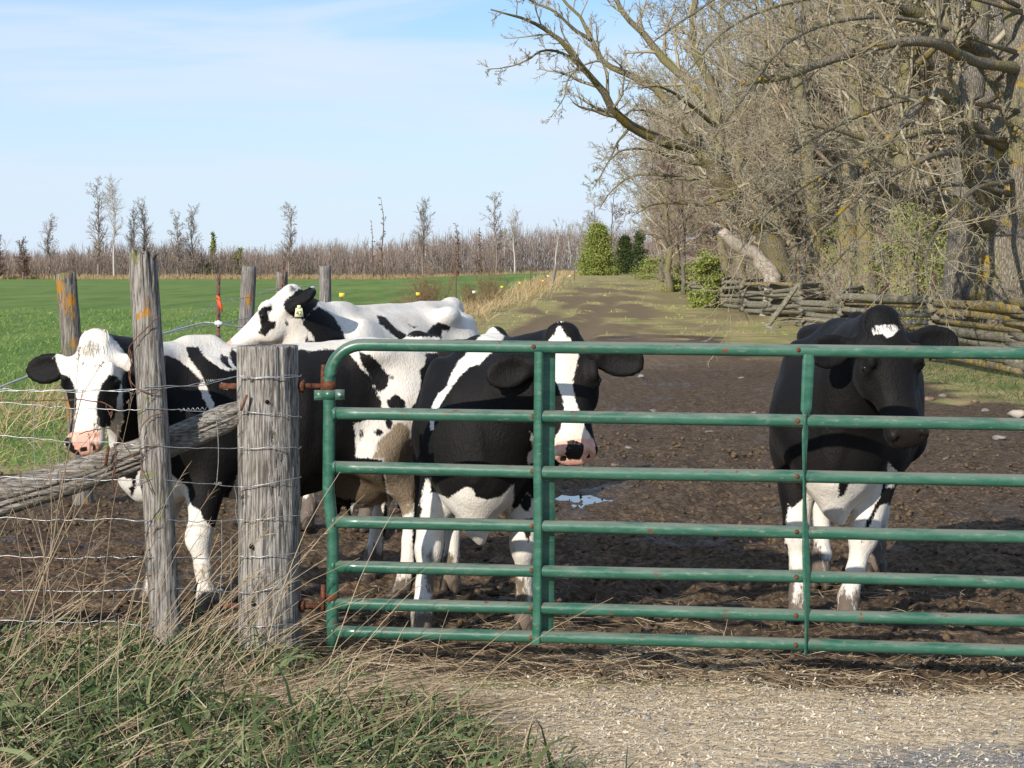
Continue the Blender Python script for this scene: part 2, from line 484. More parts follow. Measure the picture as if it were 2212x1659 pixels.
gm = mesh_np('ground', np.stack([fx, fy, GZ], -1), GQ, True,
             {'mud': a_mud, 'field': a_field, 'rut': a_rut, 'chips': a_chips, 'grit': a_grit})
ground = tag(link('ground', gm, g.m), kind='structure')
def zg(x, y): return float(ground_z(np.array([x], float), np.array([y], float))[0])

# puddle water standing in the hollows of the mud
m = NT('puddle_water', 0.03, 0.5)
m.color((0.03, 0.025, 0.02))
m.b.inputs['IOR'].default_value = 1.33
puddle_mat = m.m
for (qx, qy, qa, qb) in PUDDLES:
    an = np.linspace(0, 2 * math.pi, 40, endpoint=False)
    rr = 1.5 + 0.25 * vnoise(np.cos(an) * 2 + qx * 9, np.sin(an) * 2 + 4, seed=8)
    V = np.stack([qx + qa * rr * np.cos(an), qy + qb * rr * np.sin(an), np.full(40, -0.034)], -1)
    V = np.concatenate([V, [[qx, qy, -0.034]]])
    T = np.stack([np.arange(40), (np.arange(40) + 1) % 40, np.full(40, 40)], -1)
    tag(link('puddle', mesh_np('puddle', V, T, False), puddle_mat), kind='structure')

# ------------------------------------------------------------------ green tube gate
m = NT('gate_paint', 0.36, 0.5)
nn = m.noise(m.mapping((0.35, 1, 1)), 60, 4, 0.7)
nb = m.noise(m.mapping((0.22, 1, 1)), 22, 4, 0.6)
nr = m.noise(m.mapping((0.8, 1, 1)), 26, 4, 0.6)
c = m.mix(m.ramp(nb, 0.4, 0.62), (0.022, 0.098, 0.062), (0.042, 0.130, 0.088))
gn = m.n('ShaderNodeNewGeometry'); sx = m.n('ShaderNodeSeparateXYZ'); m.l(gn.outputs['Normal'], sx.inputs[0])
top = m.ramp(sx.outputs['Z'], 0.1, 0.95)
# chalky worn paint plus pale highlights painted on the upper side of the rails
worn_highlight = m.math('MULTIPLY', top, m.ramp(nb, 0.30, 0.55))
c = m.mix(m.math('MULTIPLY', worn_highlight, 0.9), c, (0.155, 0.16, 0.125))
c = m.mix(m.ramp(nn, 0.59, 0.68, 0, 0.6), c, (0.17, 0.20, 0.15))
c = m.mix(m.ramp(nr, 0.655, 0.70), c, (0.14, 0.055, 0.03))
m.color(c); m.rough(m.ramp(nn, 0.3, 0.75, 0.24, 0.5)); m.bump(nn, 0.12, 0.003)
gate_mat = m.m
rust_mat = m_plain('rust', (0.13, 0.05, 0.028), 0.85, 0.2, 0.45, 40, bump=0.3)
zinc_mat = m_plain('galvanised_steel', (0.36, 0.37, 0.37), 0.45, 0.5, 0.25, 60, metal=0.6)

GL = np.array([(327 - CX) / F_PX * 8.61, 8.61]); GRt = np.array([(1024 - CX) / F_PX * 8.31, 8.31])
gdir = (GRt - GL) / np.linalg.norm(GRt - GL)
gate_len = 4.27
gate = empty('farm_gate', (GL[0], GL[1], 0), (0, math.radians(0.5), math.atan2(gdir[1], gdir[0])))
tag(gate, 'green steel tube gate with seven rails standing in front of the cattle', 'gate')
RZ = [1.444, 1.140, 0.901, 0.662, 0.468, 0.303, 0.176]
RT = 0.0272
# end frame: bottom stub, hinge stile, bend, top rail
rad = 0.15
pts = [(0.03, 0, 0.10)] + [(0.022, 0, z) for z in np.linspace(0.2, 0.6, 4)] + [(0.0, 0, z) for z in np.linspace(0.8, RZ[0] - rad, 6)]
pts += [(rad - rad * math.cos(t), 0, RZ[0] - rad + rad * math.sin(t)) for t in np.linspace(0.15, math.pi / 2, 9)]
pts += [(x, 0, RZ[0]) for x in np.linspace(0.3, gate_len - rad, 24)]
pts += [(gate_len - rad + rad * math.sin(t), 0, RZ[0] - rad + rad * math.cos(t)) for t in np.linspace(0.15, math.pi / 2, 8)]
pts += [(gate_len, 0, z) for z in np.linspace(RZ[0] - rad - 0.1, 0.1, 8)]
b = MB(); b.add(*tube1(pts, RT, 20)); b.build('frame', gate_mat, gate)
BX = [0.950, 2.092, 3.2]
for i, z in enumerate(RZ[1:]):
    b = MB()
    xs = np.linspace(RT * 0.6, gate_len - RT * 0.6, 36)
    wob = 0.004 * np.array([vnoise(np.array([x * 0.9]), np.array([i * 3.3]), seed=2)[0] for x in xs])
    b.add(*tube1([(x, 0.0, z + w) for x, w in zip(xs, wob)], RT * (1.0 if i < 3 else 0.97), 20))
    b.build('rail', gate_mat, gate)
    # weld bead at the stile
    b = MB(); b.add(*tube1([(RT * 0.7, -0.001, z), (RT * 1.25, -0.001, z)], RT * 1.07, 16)); b.build('weld', gate_mat, gate)
def strip(path, name, parent, mat, th=0.004):
    """path: list of (z, [cross-section points xy]); thin folded steel"""
    b = MB(); k = len(path[0][1])
    V = []
    for z, cs in path:
        cs = np.asarray(cs, float); d = np.gradient(cs, axis=0); nrm = norm(np.stack([-d[:, 1], d[:, 0]], -1)) * th
        for c in cs: V.append((c[0], c[1], z))
        for c in (cs + nrm): V.append((c[0], c[1], z))
    Q = []
    for i in range(len(path) - 1):
        a0, a1 = i * 2 * k, (i + 1) * 2 * k
        for j in range(k - 1):
            Q.append((a0 + j, a0 + j + 1, a1 + j + 1, a1 + j)); Q.append((a0 + k + j + 1, a0 + k + j, a1 + k + j, a1 + k + j + 1))
        Q.append((a0, a1, a1 + k, a0 + k)); Q.append((a0 + k - 1, a0 + 2 * k - 1, a1 + 2 * k - 1, a1 + k - 1))
    V = np.array(V); b.add(V, np.array(Q))
    return b.build(name, mat, parent, smooth=False)
# folded Z brace: front flange before the rails, web through them, back flange behind
def zsec(x, j): return [(x - 0.040, -0.0315), (x - 0.010, -0.0325), (x - 0.006, -0.031), (x - 0.004, 0.0345), (x - 0.001, 0.036), (x + 0.047, 0.0355)]
path = [(z, np.array(zsec(0.950, 0)) + [0.004 * vnoise(np.array([z * 3]), np.array([1.0]))[0], 0]) for z in np.linspace(0.15, 1.425, 26)]
strip(path, 'brace', gate, gate_mat)
# second brace: bent flat strip, wide at the top and twisted edge-on below
path = []
for z in np.linspace(0.14, 1.43, 44):
    t = z
    if z > 1.165: wd, tw = 0.052 * min(1, (1.45 - z) / 0.05 + 0.4), 0.1 + 0.35 * (1.43 - z) / 0.27
    elif z > 1.115: wd, tw = 0.03, 1.0
    else: wd, tw = 0.05, 1.05 + 0.22 * math.sin(z * 9)
    xo = 2.085 + 0.008 * math.sin(z * 5.0)
    cs = [(xo + s * wd * math.cos(tw), -0.0335 - 0.004 - (s - 0.0) * 0.0 + (-0.012 if s < 0 else 0.012) * math.sin(tw) * 1.0) for s in (-0.5, -0.17, 0.17, 0.5)]
    path.append((z, cs))
strip(path, 'brace', gate, gate_mat)
path = [(z, np.array(zsec(3.2, 0))) for z in np.linspace(0.15, 1.42, 10)]
strip(path, 'brace', gate, gate_mat)
for bx_ in BX[:2]:
    for z in RZ:
        b = MB(); b.add(*tube1([(bx_ - 0.045, -0.020, z + 0.004), (bx_ - 0.045, -0.0315, z + 0.004)], 0.010, 8)); b.build('weld_spot', rust_mat, gate)
# hinge clamp and bolt on the stile, rust band above it
hz = 1.79 - (852 * 0.46293 - 266) * 8.61 / 1950
b = MB(); b.add(*tube1([(0.0, 0, hz - 0.020), (0.0, 0, hz + 0.020)], RT * 1.18, 20)); clamp = b.build('hinge_clamp', gate_mat, gate)
b = MB(); b.add(*box(0.045, -0.004, hz, 0.045, 0.022, 0.044)); b.build('clamp_ear', gate_mat, clamp)
b = MB(); b.add(*box(-0.045, 0.004, hz - 0.004, 0.045, 0.022, 0.044)); b.build('clamp_ear', gate_mat, clamp)
b = MB(); b.add(*tube1([(0.05, 0.012, hz), (0.05, -0.026, hz)], 0.010, 6)); b.build('bolt', zinc_mat, clamp)
b = MB(); b.add(*tube1([(0.0, 0, hz + 0.021), (0.0, 0, hz + 0.060)], RT * 1.03, 20)); b.build('rust_band', rust_mat, gate)
b = MB(); b.add(*tube1([(0.022, 0, 0.31), (0.022, 0, 0.345)], RT * 1.03, 20)); b.build('rust_band', rust_mat, gate)

# ------------------------------------------------------------------ weathered posts
def post_mesh(name, base, top, r0, r1, mat, sides=44, rings=70, crack=0.35, seed=1, jag=0.0, bulges=()):
    """a split, checked log: deep drying cracks run along the grain"""
    base = np.asarray(base, float); top = np.asarray(top, float)
    ax = top - base; L = np.linalg.norm(ax)
    t = np.linspace(0, 1, rings); an = np.linspace(0, 2 * math.pi, sides, endpoint=False)
    T, A = np.meshgrid(t, an, indexing='ij')
    r = r0 + (r1 - r0) * T
    r = r * (1 + 0.05 * fbm(np.cos(A) * 1.2 + seed, np.sin(A) * 1.2, T * L * 1.2, octv=2, seed=seed))
    wv = 0.25 * vnoise(T * L * 1.5, A * 0, seed=seed + 2)
    c = fbm(np.cos(A + wv) * 5.5 + seed * 3, np.sin(A + wv) * 5.5, T * L * 0.55, octv=2, seed=seed + 5)
    groove = np.exp(-(c / 0.055) ** 2) * sstep(-0.25, 0.2, fbm(np.cos(A) * 2, np.sin(A) * 2, T * L * 0.9, octv=2, seed=seed + 7))
    fine = fbm(np.cos(A) * 14, np.sin(A) * 14, T * L * 0.8, octv=2, seed=seed + 9)
    r = r - crack * 0.26 * r0 * groove + 0.035 * r0 * fine
    for (bt, ba, bs) in bulges:
        r = r + bs * np.exp(-(((T - bt) * L / 0.045) ** 2 + ((np.mod(A - ba + math.pi, 2 * math.pi) - math.pi) * r0 / 0.035) ** 2))
    z = T * L
    if jag > 0:
        j = jag * fbm(np.cos(A) * 3 + seed, np.sin(A) * 3, octv=3, seed=seed + 11)
        z = z + np.where(T > 0.985, j, 0)
        r = np.where(T > 0.985, r * 0.95, r)
    w = ax / L
    u = norm(np.cross(w, [0.3, 1, 0.1])); v = np.cross(w, u)
    V = base + z[..., None] * w + r[..., None] * (np.cos(A)[..., None] * u + np.sin(A)[..., None] * v)
    V = V.reshape(-1, 3)
    i = (np.arange(rings - 1)[:, None] * sides); j = np.arange(sides)[None, :]; j2 = (j + 1) % sides
    Q = np.stack([i + j, i + j2, i + sides + j2, i + sides + j], -1).reshape(-1, 4)
    # end grain: rings sunk towards the pith
    lastr = (rings - 1) * sides
    caps = []; prev = np.arange(sides) + lastr
    VV = [V]; nV = len(V)
    for f, dz in ((0.72, -0.1), (0.42, -0.16), (0.15, -0.14)):
        ctr = top
        ring = ctr + (V[lastr:] - ctr) * f + w * (dz * r0 * 0.5 + 0.10 * r0 * vnoise(an * 2.2 + f * 9, an * 0 + seed, seed=seed)[:, None])
        VV.append(ring); cur = np.arange(sides) + nV; nV += sides
        caps.append(np.stack([prev, np.roll(prev, -1), np.roll(cur, -1), cur], -1)); prev = cur
    VV.append((top - w * 0.06 * r0)[None]); 
    T3 = np.stack([prev, np.roll(prev, -1), np.full(sides, nV)], -1)
    me = mesh_np(name, np.concatenate(VV), [np.concatenate([Q] + caps), T3])
    return me
wood_grey = m_wood('weathered_cedar', (0.40, 0.37, 0.335), (0.08, 0.07, 0.06))
wood_corner = m_wood('weathered_cedar_lichen', (0.37, 0.34, 0.305), (0.075, 0.065, 0.055), lichen=0.16, green=0.12)
wood_orange = m_wood('lichened_cedar', (0.27, 0.25, 0.215), (0.07, 0.058, 0.045), lichen=0.38, green=0.25)
wood_far = m_wood('grey_cedar', (0.30, 0.28, 0.26), (0.10, 0.09, 0.08), lichen=0.22)
wood_rail = m_wood('split_rail_wood', (0.33, 0.30, 0.25), (0.10, 0.085, 0.065), lichen=0.10, green=0.55, axis='X')
wood_rail_o = m_wood('split_rail_lichen', (0.27, 0.23, 0.17), (0.085, 0.07, 0.05), lichen=0.60, lcol=(0.38, 0.25, 0.03), green=0.5, axis='X')
wood_brace = m_wood('brace_wood', (0.35, 0.315, 0.27), (0.08, 0.07, 0.06), axis='X')
hole_mat = m_plain('bolt_hole', (0.012, 0.010, 0.008), 0.9, 0.1)

def thing_post(name, base, top, r0, r1, mat, label, cat='post', group=None, **kw):
    root = empty(name, tuple(base))
    me = post_mesh('post_shaft', np.zeros(3), np.asarray(top) - np.asarray(base), r0, r1, mat, **kw)
    link('shaft', me, mat, root)
    tag(root, label, cat, group)
    return root
# gate post
gp_base = P(270.5, 652, 8.64); gp_base[2] = -0.05
gp_top = P(268, 345.5, 8.64)
gpost = thing_post('gate_post', gp_base, gp_top, 0.142, 0.136, wood_grey, 'thick grey weathered gate post with checked grain and sawn flat top', crack=0.55, seed=4,
                   sides=72, rings=110, bulges=((0.82, -1.9, 0.012), (0.70, -1.7, 0.02), (0.32, -2.1, 0.012)))
def pin(z, name):
    b = MB(); b.add(*tube1([(-0.225, 0.0, z), (0.1, 0.0, z), (0.236, -0.008, z)], 0.013, 10)); pn = b.build(name, rust_mat, gpost)
    b = MB(); b.add(*tube1([(0.232, -0.01, z - 0.02), (0.236, -0.01, z + 0.095)], 0.0115, 10)); b.build('pintle', rust_mat, pn)
    b = MB(); b.add(*tube1([(0.130, 0.0, z), (0.15, 0.0, z)], 0.03, 10)); b.build('washer', rust_mat, pn)
pin(hz + 0.035 - gp_base[2], 'hinge_pin')
pin(P(270, 1312 * 0.46293, 8.6)[2] - gp_base[2], 'hinge_pin')
for (px_, py_) in ((267, 402), (251, 547), (253, 604)):
    q = P(px_, py_, 8.50) - gp_base
    b = MB(); b.add(*tube1([q + [0, 0.03, 0], q + [0, -0.003, 0]], [0.012, 0.009], 9)); b.build('knot', hole_mat, gpost)
# corner post
cp_base = P(170, 656, 8.38); cp_base[2] = -0.03
cp_top = P(142.5, 255, 8.38)
cpost = thing_post('corner_post', cp_base, cp_top, 0.070, 0.060, wood_corner, 'tall narrow leaning grey fence post with splintered lichened top beside the gate post', crack=0.75, seed=13,
                   sides=56, rings=120, jag=0.05, bulges=((0.48, -0.2, 0.02), (0.43, -1.7, 0.012), (0.30, -0.1, 0.014), (0.62, -1.3, 0.01)))
b = MB()
for k in range(26):     # splintered top
    an = U(0, 6.28); r = U(0.01, 0.055)
    q = (cp_top - cp_base) + [math.cos(an) * r, math.sin(an) * r, -0.05]
    b.add(*tube1([q, q + [U(-.006, .006), U(-.006, .006), U(0.03, 0.085)]], [0.012, 0.003], 5))
q = cp_top - cp_base
b.add(*tube1([q + [0.03, -0.02, -0.03], q + [0.055, -0.02, 0.005], q + [0.072, -0.02, 0.012]], [0.018, 0.014, 0.006], 7))
b.build('splinters', wood_corner, cpost)['kind'] = 'stuff'
# brace pole wedged between the gate post and the ground, behind the corner post
bp = [P(247, 409, 8.62), P(165, 444, 8.58), P(80, 475, 8.55), P(0, 499, 8.50), P(-75, 525, 8.47), P(-170, 560, 8.45)]
brace_root = empty('brace_pole', tuple(bp[2]))
L_ = spline(np.array(bp), 90) - bp[2]
an = np.linspace(0, 2 * math.pi, 56, endpoint=False)
tt = np.linspace(0, 1, 90)
ax_ = norm(L_[-1] - L_[0]); u_ = norm(np.cross(ax_, [0, 1, 0])); v_ = np.cross(ax_, u_)
Tm, Am = np.meshgrid(tt, an, indexing='ij')
rr = (0.058 + 0.022 * Tm) * (1 + 0.10 * np.cos(2 * Am) + 0.09 * fbm(np.cos(Am) * 2, np.sin(Am) * 2, Tm * 5, octv=3, seed=8))
cr = fbm(np.cos(Am) * 4, np.sin(Am) * 4, Tm * 1.6, octv=2, seed=12)
rr = rr - 0.016 * np.exp(-(cr / 0.08) ** 2)
rr[:6] *= np.linspace(0.72, 1, 6)[:, None]
A0 = math.atan2(float(np.dot([0, -1, -0.1], v_)), float(np.dot([0, -1, -0.1], u_)))
dA = np.mod(Am - A0 - 0.12 * np.sin(Tm * 9) + math.pi, 2 * math.pi) - math.pi
rr = rr - 0.018 * np.exp(-(dA / 0.11) ** 2)
Vb = L_[:, None, :] + rr[..., None] * (np.cos(Am)[..., None] * u_ + np.sin(Am)[..., None] * v_)
i = np.arange(89)[:, None] * 56; j = np.arange(56)[None]; j2 = (j + 1) % 56
Qb = np.stack([i + j, i + j2, i + 56 + j2, i + 56 + j], -1).reshape(-1, 4)
Vb = np.concatenate([Vb.reshape(-1, 3), L_[:1], L_[-1:]])
Tb = np.concatenate([np.stack([np.roll(np.arange(56), -1), np.arange(56), np.full(56, len(Vb) - 2)], -1), np.stack([np.arange(56) + 89 * 56, np.roll(np.arange(56), -1) + 89 * 56, np.full(56, len(Vb) - 1)], -1)])
link('pole', mesh_np('brace_pole_wood', Vb, [Qb[:, ::-1], Tb]), wood_brace, brace_root)
b = MB(); q = P(107, 456, 8.47) - bp[2]
b.add(*box(*q, 0.012, 0.012, 0.085, Matrix.Rotation(0.15, 3, 'Y'))); b.build('spike', rust_mat, brace_root)
b = MB(); q = P(244, 403, 8.49) - bp[2]
b.add(*box(*q, 0.010, 0.012, 0.075, Matrix.Rotation(0.35, 3, 'Y'))); b.build('spike', rust_mat, brace_root)
tag(brace_root, 'slanting grey brace pole running from gate post down past the corner post', 'pole')

# ------------------------------------------------------------------ page wire and barbed wire
wire_mat = m_plain('fence_wire', (0.42, 0.43, 0.43), 0.4, 0.5, 0.3, 50, metal=0.7)
wfence = empty('wire_fence', (-1.5, 8.3, 0))
tag(wfence, 'sagging page wire and barbed wire strung from gate post past corner post', 'wire fence')
wo = np.array([-1.5, 8.3, 0])
def strand(pp, r=0.0016, mat=wire_mat, wav=0.004, n=70, name='wire_strand', sides=4, seed=0):
    s = spline(np.array(pp), n)
    k = np.arange(n)
    s[:, 2] += wav * np.array([vnoise(np.array([q * 0.55]), np.array([seed * 1.7 + 0.3]), seed=6)[0] for q in k])
    b = MB(); b.add(*tube1(s - wo, r, sides, False)); return b.build(name, mat, wfence)
za = lambda x, y: (x * 0.15823, y * 0.15823 + 237.5)
zb = lambda x, y: (x * 0.15823, y * 0.15823 + 450.0)
lv = [  # (left y, at corner post, right of corner post, at gate post, far side of gate post) in view coordinates
    (za, 968, 970, 950, 885, 880), (za, 1042, 1090, 1085, 1100, 1135), (za, 1255, 1300, 1320, 1328, 1330), (za, 1512, 1530, 1535, 1570, 1520),
    (zb, 430, 440, 445, 440, 410), (zb, 672, 680, 680, 672, 650), (zb, 885, 890, 875, 897, 830), (zb, 1075, 1085, 1120, 1112, 1100)]
for k, (f, y0, y1, y2, y3, y4) in enumerate(lv):
    pp = [P(*f(-600, y0 - 12), 8.40), P(*f(-250, y0), 8.38), P(*f(0, y0), 8.36), P(*f(350, (y0 + y1) / 2 + 6), 8.34), P(*f(720, y1), 8.33),
          P(*f(860, (y1 + y2) / 2), 8.305), P(*f(1040, y2), 8.33), P(*f(1300, (y2 + y3) / 2 + 8), 8.42), P(*f(1490, y3), 8.515), P(*f(1600, y3 + 4), 8.492), P(*f(1750, (y3 + y4) / 2), 8.489), P(*f(1880, y4), 8.53), P(*f(1905, y4 - 4), 8.62)]
    strand(pp, 0.0019 if k else 0.0017, seed=k, n=90, wav=0.0055)
    if k == 0:
        pp2 = [q + [0, 0.002, 0.004] for q in pp]; strand(pp2, 0.0016, seed=k + 30, n=90, wav=0.007)
# vertical stays and kinked ties
for (x, y_a, y_b, f2) in ((215, 1040, 1600, za), (1360, 1090, 1560, za), (640, 660, 760, zb), (720, 900, 1180, zb), (1400, 440, 1130, zb), (1480, 230, 460, zb), (1460, 560, 1150, zb)):
    A_ = P(*f2(x, y_a), 8.36 if x < 900 else 8.43); B_ = P(*f2(x + U(-25, 35), y_b), 8.36 if x < 900 else 8.43)
    strand([A_, (2 * A_ + B_) / 3 + [U(-.01, .01), 0, 0], (A_ + 2 * B_) / 3 + [U(-.012, .012), 0, 0], B_], 0.0016, n=24, wav=0.0, name='stay_wire', seed=int(x))
# barbs and tie twists
def coil(c, axis, r, turns, length, wr=0.0015, mat=wire_mat, name='tie_twist'):
    axis = norm(axis); u = norm(np.cross(axis, [0.1, 1, 0.2])); v = np.cross(axis, u)
    t = np.linspace(0, 1, int(turns * 9))
    s = c + axis * (t[:, None] - 0.5) * length + r * (np.cos(t * turns * 6.283)[:, None] * u + np.sin(t * turns * 6.283)[:, None] * v)
    b = MB(); b.add(*tube1(s - wo, wr, 4, False)); return b.build(name, mat, wfence)
for (x, y, f2, tn, ln) in ((1330, 905, za, 4, 0.035), (800, 968, za, 3, 0.02), (1220, 1085, za, 6, 0.12), (1340, 1150, za, 5, 0.11), (1560, 885, za, 3, 0.02), (870, 1560, za, 3, 0.02), (1380, 212, zb, 4, 0.03), (1390, 885, zb, 4, 0.03), (830, 885, zb, 4, 0.04), (480, 968, za, 2, 0.016), (1400, 1112, zb, 4, 0.03)):
    coil(P(*f2(x, y), 8.335 if x < 900 else 8.42 if x < 1500 else 8.485), (1, 0.1, 0.05), 0.006, tn, ln)
# rusty old wire snarled round the corner post
rusty = m_plain('rusty_wire', (0.14, 0.07, 0.045), 0.85, 0.2, 0.4, 60)
def R8(pts): return [P(*za(x, y), d) for (x, y, d) in pts]
strand(R8([(1010, 490, 8.33), (930, 570, 8.30), (850, 650, 8.30), (815, 710, 8.32), (830, 800, 8.32), (825, 900, 8.31), (880, 960, 8.30), (960, 985, 8.30), (1040, 950, 8.33)]), 0.0024, rusty, 0.002, name='rusty_wire')
strand(R8([(815, 690, 8.32), (835, 780, 8.31), (815, 870, 8.32), (840, 970, 8.31)]), 0.002, rusty, 0.003, name='rusty_wire')
strand(R8([(-200, 1030, 8.37), (200, 1030, 8.36), (560, 1030, 8.35), (660, 1050, 8.34), (710, 1090, 8.33), (700, 1150, 8.33), (740, 1230, 8.33), (735, 1330, 8.33), (720, 1450, 8.33), (735, 1560, 8.33), (720, 1650, 8.33)]), 0.0022, rusty, 0.004, name='rusty_wire')
strand(R8([(500, 1240, 8.34), (640, 1210, 8.33), (720, 1220, 8.33), (800, 1330, 8.32), (850, 1390, 8.31), (900, 1380, 8.3), (885, 1340, 8.30), (1010, 1310, 8.31)]), 0.0022, rusty, 0.003, name='rusty_wire')
strand(R8([(720, 1300, 8.335), (735, 1420, 8.33), (710, 1520, 8.33), (730, 1640, 8.33)]), 0.003, rusty, 0.004, name='rusty_wire')
strand(R8([(700, 1130, 8.33), (670, 1060, 8.335), (715, 1080, 8.33), (690, 1120, 8.33)]), 0.002, rusty, 0.0, n=30, name='rusty_wire')
strand(R8([(880, 1260, 8.30), (900, 1190, 8.30), (960, 1130, 8.30), (1050, 1110, 8.33)]), 0.0022, rusty, 0.002, n=30, name='rusty_wire')
strand(R8([(890, 1390, 8.30), (900, 1460, 8.30), (940, 1560, 8.30), (965, 1620, 8.30)]), 0.0024, rusty, 0.002, n=30, name='rusty_wire')
strand([P(*zb(-100, 860), 8.3), P(*zb(250, 930), 8.27), P(*zb(550, 990), 8.26), P(*zb(880, 1070), 8.27)], 0.003, rusty, 0.003, name='rusty_wire')
for k in range(5):
    y = (700, 760, 860, 600, 1140)[k]
    strand([P(*zb(-150, y), 8.30), P(*zb(300, y - 20 + 10 * k), 8.29), P(*zb(700, y - 45), 8.30), P(*zb(1000, y - 80), 8.33)], 0.0019, rusty, 0.006, name='rusty_wire', seed=40 + k)

# ------------------------------------------------------------------ posts of the field fence behind the cattle
def far_post(px, top_py, d, dia, mat, label, lean=0.0, seed=1, jag=0.015):
    t = P(px, top_py, d); x0 = t[0] + lean
    z0 = zg(x0, d) - 0.1
    thing_post('fence_post', (x0, d, z0), t, dia / 2 * 1.05, dia / 2, mat, label, 'post', None, sides=28, rings=36, crack=0.7, seed=seed, jag=jag)
far_post(66, 273, 14.7, 0.150, wood_orange, 'cracked fence post with orange lichen streaks standing behind the white-faced cow', lean=0.14, seed=21)
far_post(249.5, 266, 17.6, 0.135, wood_far, 'grey round fence post in front of the green field, leaning, nearest the raised white head', lean=-0.10, seed=22)
far_post(282, 272, 20.5, 0.12, wood_orange, 'short mossy fence post behind the poll of the white-headed cow', lean=-0.02, seed=23)
far_post(325, 265.5, 20.0, 0.125, wood_far, 'grey fence post with a rusty lichen spot beyond the black-eared cow', lean=0.01, seed=24)

# steel T posts
tpost_mat = m_plain('rusty_steel_post', (0.12, 0.062, 0.05), 0.8, 0.3, 0.35, 30)
def tpost(base, top, label, w=0.032, group=None, name='steel_post'):
    root = empty(name, tuple(base)); t = np.asarray(top, float) - np.asarray(base, float)
    b = MB(); n = 2
    prof = [(-w / 2, 0), (w / 2, 0)]; L = np.linalg.norm(t); ax = t / L
    M = np.array(Vector((0, 0, 1)).rotation_difference(Vector(ax)).to_matrix())
    V, Q = box(0, 0, L / 2, w, 0.006, L); b.add(V @ M.T, Q)
    V, Q = box(0, 0.003 + w * 0.35, L / 2, 0.006, w * 0.7, L); b.add(V @ M.T, Q)
    b.build('shaft', tpost_mat, root, False)
    b = MB()
    for z in np.arange(0.25, L - 0.03, 0.09):
        V, Q = box(0, -0.006, z, w * 0.45, 0.008, 0.02); b.add(V @ M.T, Q)
    b.build('studs', tpost_mat, root, False)['kind'] = 'stuff'
    tag(root, label, 'post', group)
    return root
b0 = P(217.5, 350, 16.0); tp1 = tpost((b0[0], 16.0, zg(b0[0], 16.0) - 0.05), P(218.5, 275, 16.0), 'thin dark steel post with orange ribbon between corner post and cow')
rib = NT('orange_ribbon', 0.6, 0.3); rib.color((0.75, 0.10, 0.03))
b = MB(); q = P(218.5, 300, 15.96)
b.add(*tube1([q + [-0.014, 0, 0.03], q + [0.016, -0.014, 0.012], q + [-0.010, 0.0, -0.006]], 0.012, 6))
b.add(*tube1([q + [0.004, -0.01, 0.0], q + [0.02, -0.01, -0.045], q + [0.030, -0.005, -0.10]], [0.011, 0.012, 0.006], 5))
b.add(*tube1([q + [0.0, -0.01, 0.0], q + [0.005, -0.01, -0.04], q + [0.014, -0.005, -0.075]], [0.010, 0.010, 0.005], 5))
tag(b.build('ribbon', rib.m), 'orange ribbon tied round the thin steel post', 'ribbon')
white_pl = m_plain('white_plastic', (0.7, 0.7, 0.68), 0.5, 0.4, 0.1, 20)
b = MB(); q = P(218.5, 323.5, 15.95)
b.add(*tube1([q + [-0.03, 0, 0.004], q + [0.03, 0, -0.002]], 0.018, 8)); b.add(*tube1([q + [0, 0, -0.025], q + [0, 0, 0.025]], 0.012, 8))
tag(b.build('insulator', white_pl), 'white plastic insulator clipped on the thin steel post', 'insulator')
# electric tape and barbed wire from that post
ew = empty('electric_tape', (-2, 16, 1)); eo = np.array([-2, 16, 1])
b = MB(); s = spline(np.array([P(-20, 395, 11.0), P(40, 372, 12.2), P(110, 350, 13.8), P(163, 333.5, 15.0), P(205, 322.5, 15.95), P(218, 323.5, 15.95), P(240, 327, 17.0), P(275, 325, 17.6)]), 50)
b.add(*tube1(s - eo, 0.0065, 5, False)); b.build('tape', white_pl, ew)
tag(ew, 'white electric fence tape sagging from steel post behind the white-faced cow', 'wire')
fw = empty('barbed_wire', (-2, 17, 1)); fo = np.array([-2, 17, 1])
for r_, pts in ((0.003, [P(68, 352, 14.7), P(163, 334, 15.6), P(215, 305, 16.8), P(249, 297, 17.5), P(282, 288, 20.4), P(325, 284, 20.0)]), (0.003, [P(66, 376, 14.6), P(120, 350, 15.3), P(170, 333, 16.0), P(249, 318, 17.5)])):
    s = spline(np.array(pts), 60); b = MB(); b.add(*tube1(s - fo, r_, 4, False)); b.build('wire', wire_mat, fw)
    b = MB()
    for q in s[::2]: b.add(*tube1([q - fo + [-0.012, 0, 0.014], q - fo + [0.012, 0, -0.014]], 0.0028, 3, False))
    b.build('barbs', wire_mat, fw)['kind'] = 'stuff'
tag(fw, 'sagging barbed wire strung between the field fence posts', 'wire')
b0 = P(275, 340, 20.4); tpost((b0[0], 20.4, zg(b0[0], 20.4)), P(283.5, 259.5, 20.4), 'rusty steel rod leaning beside the short mossy post', 0.024)

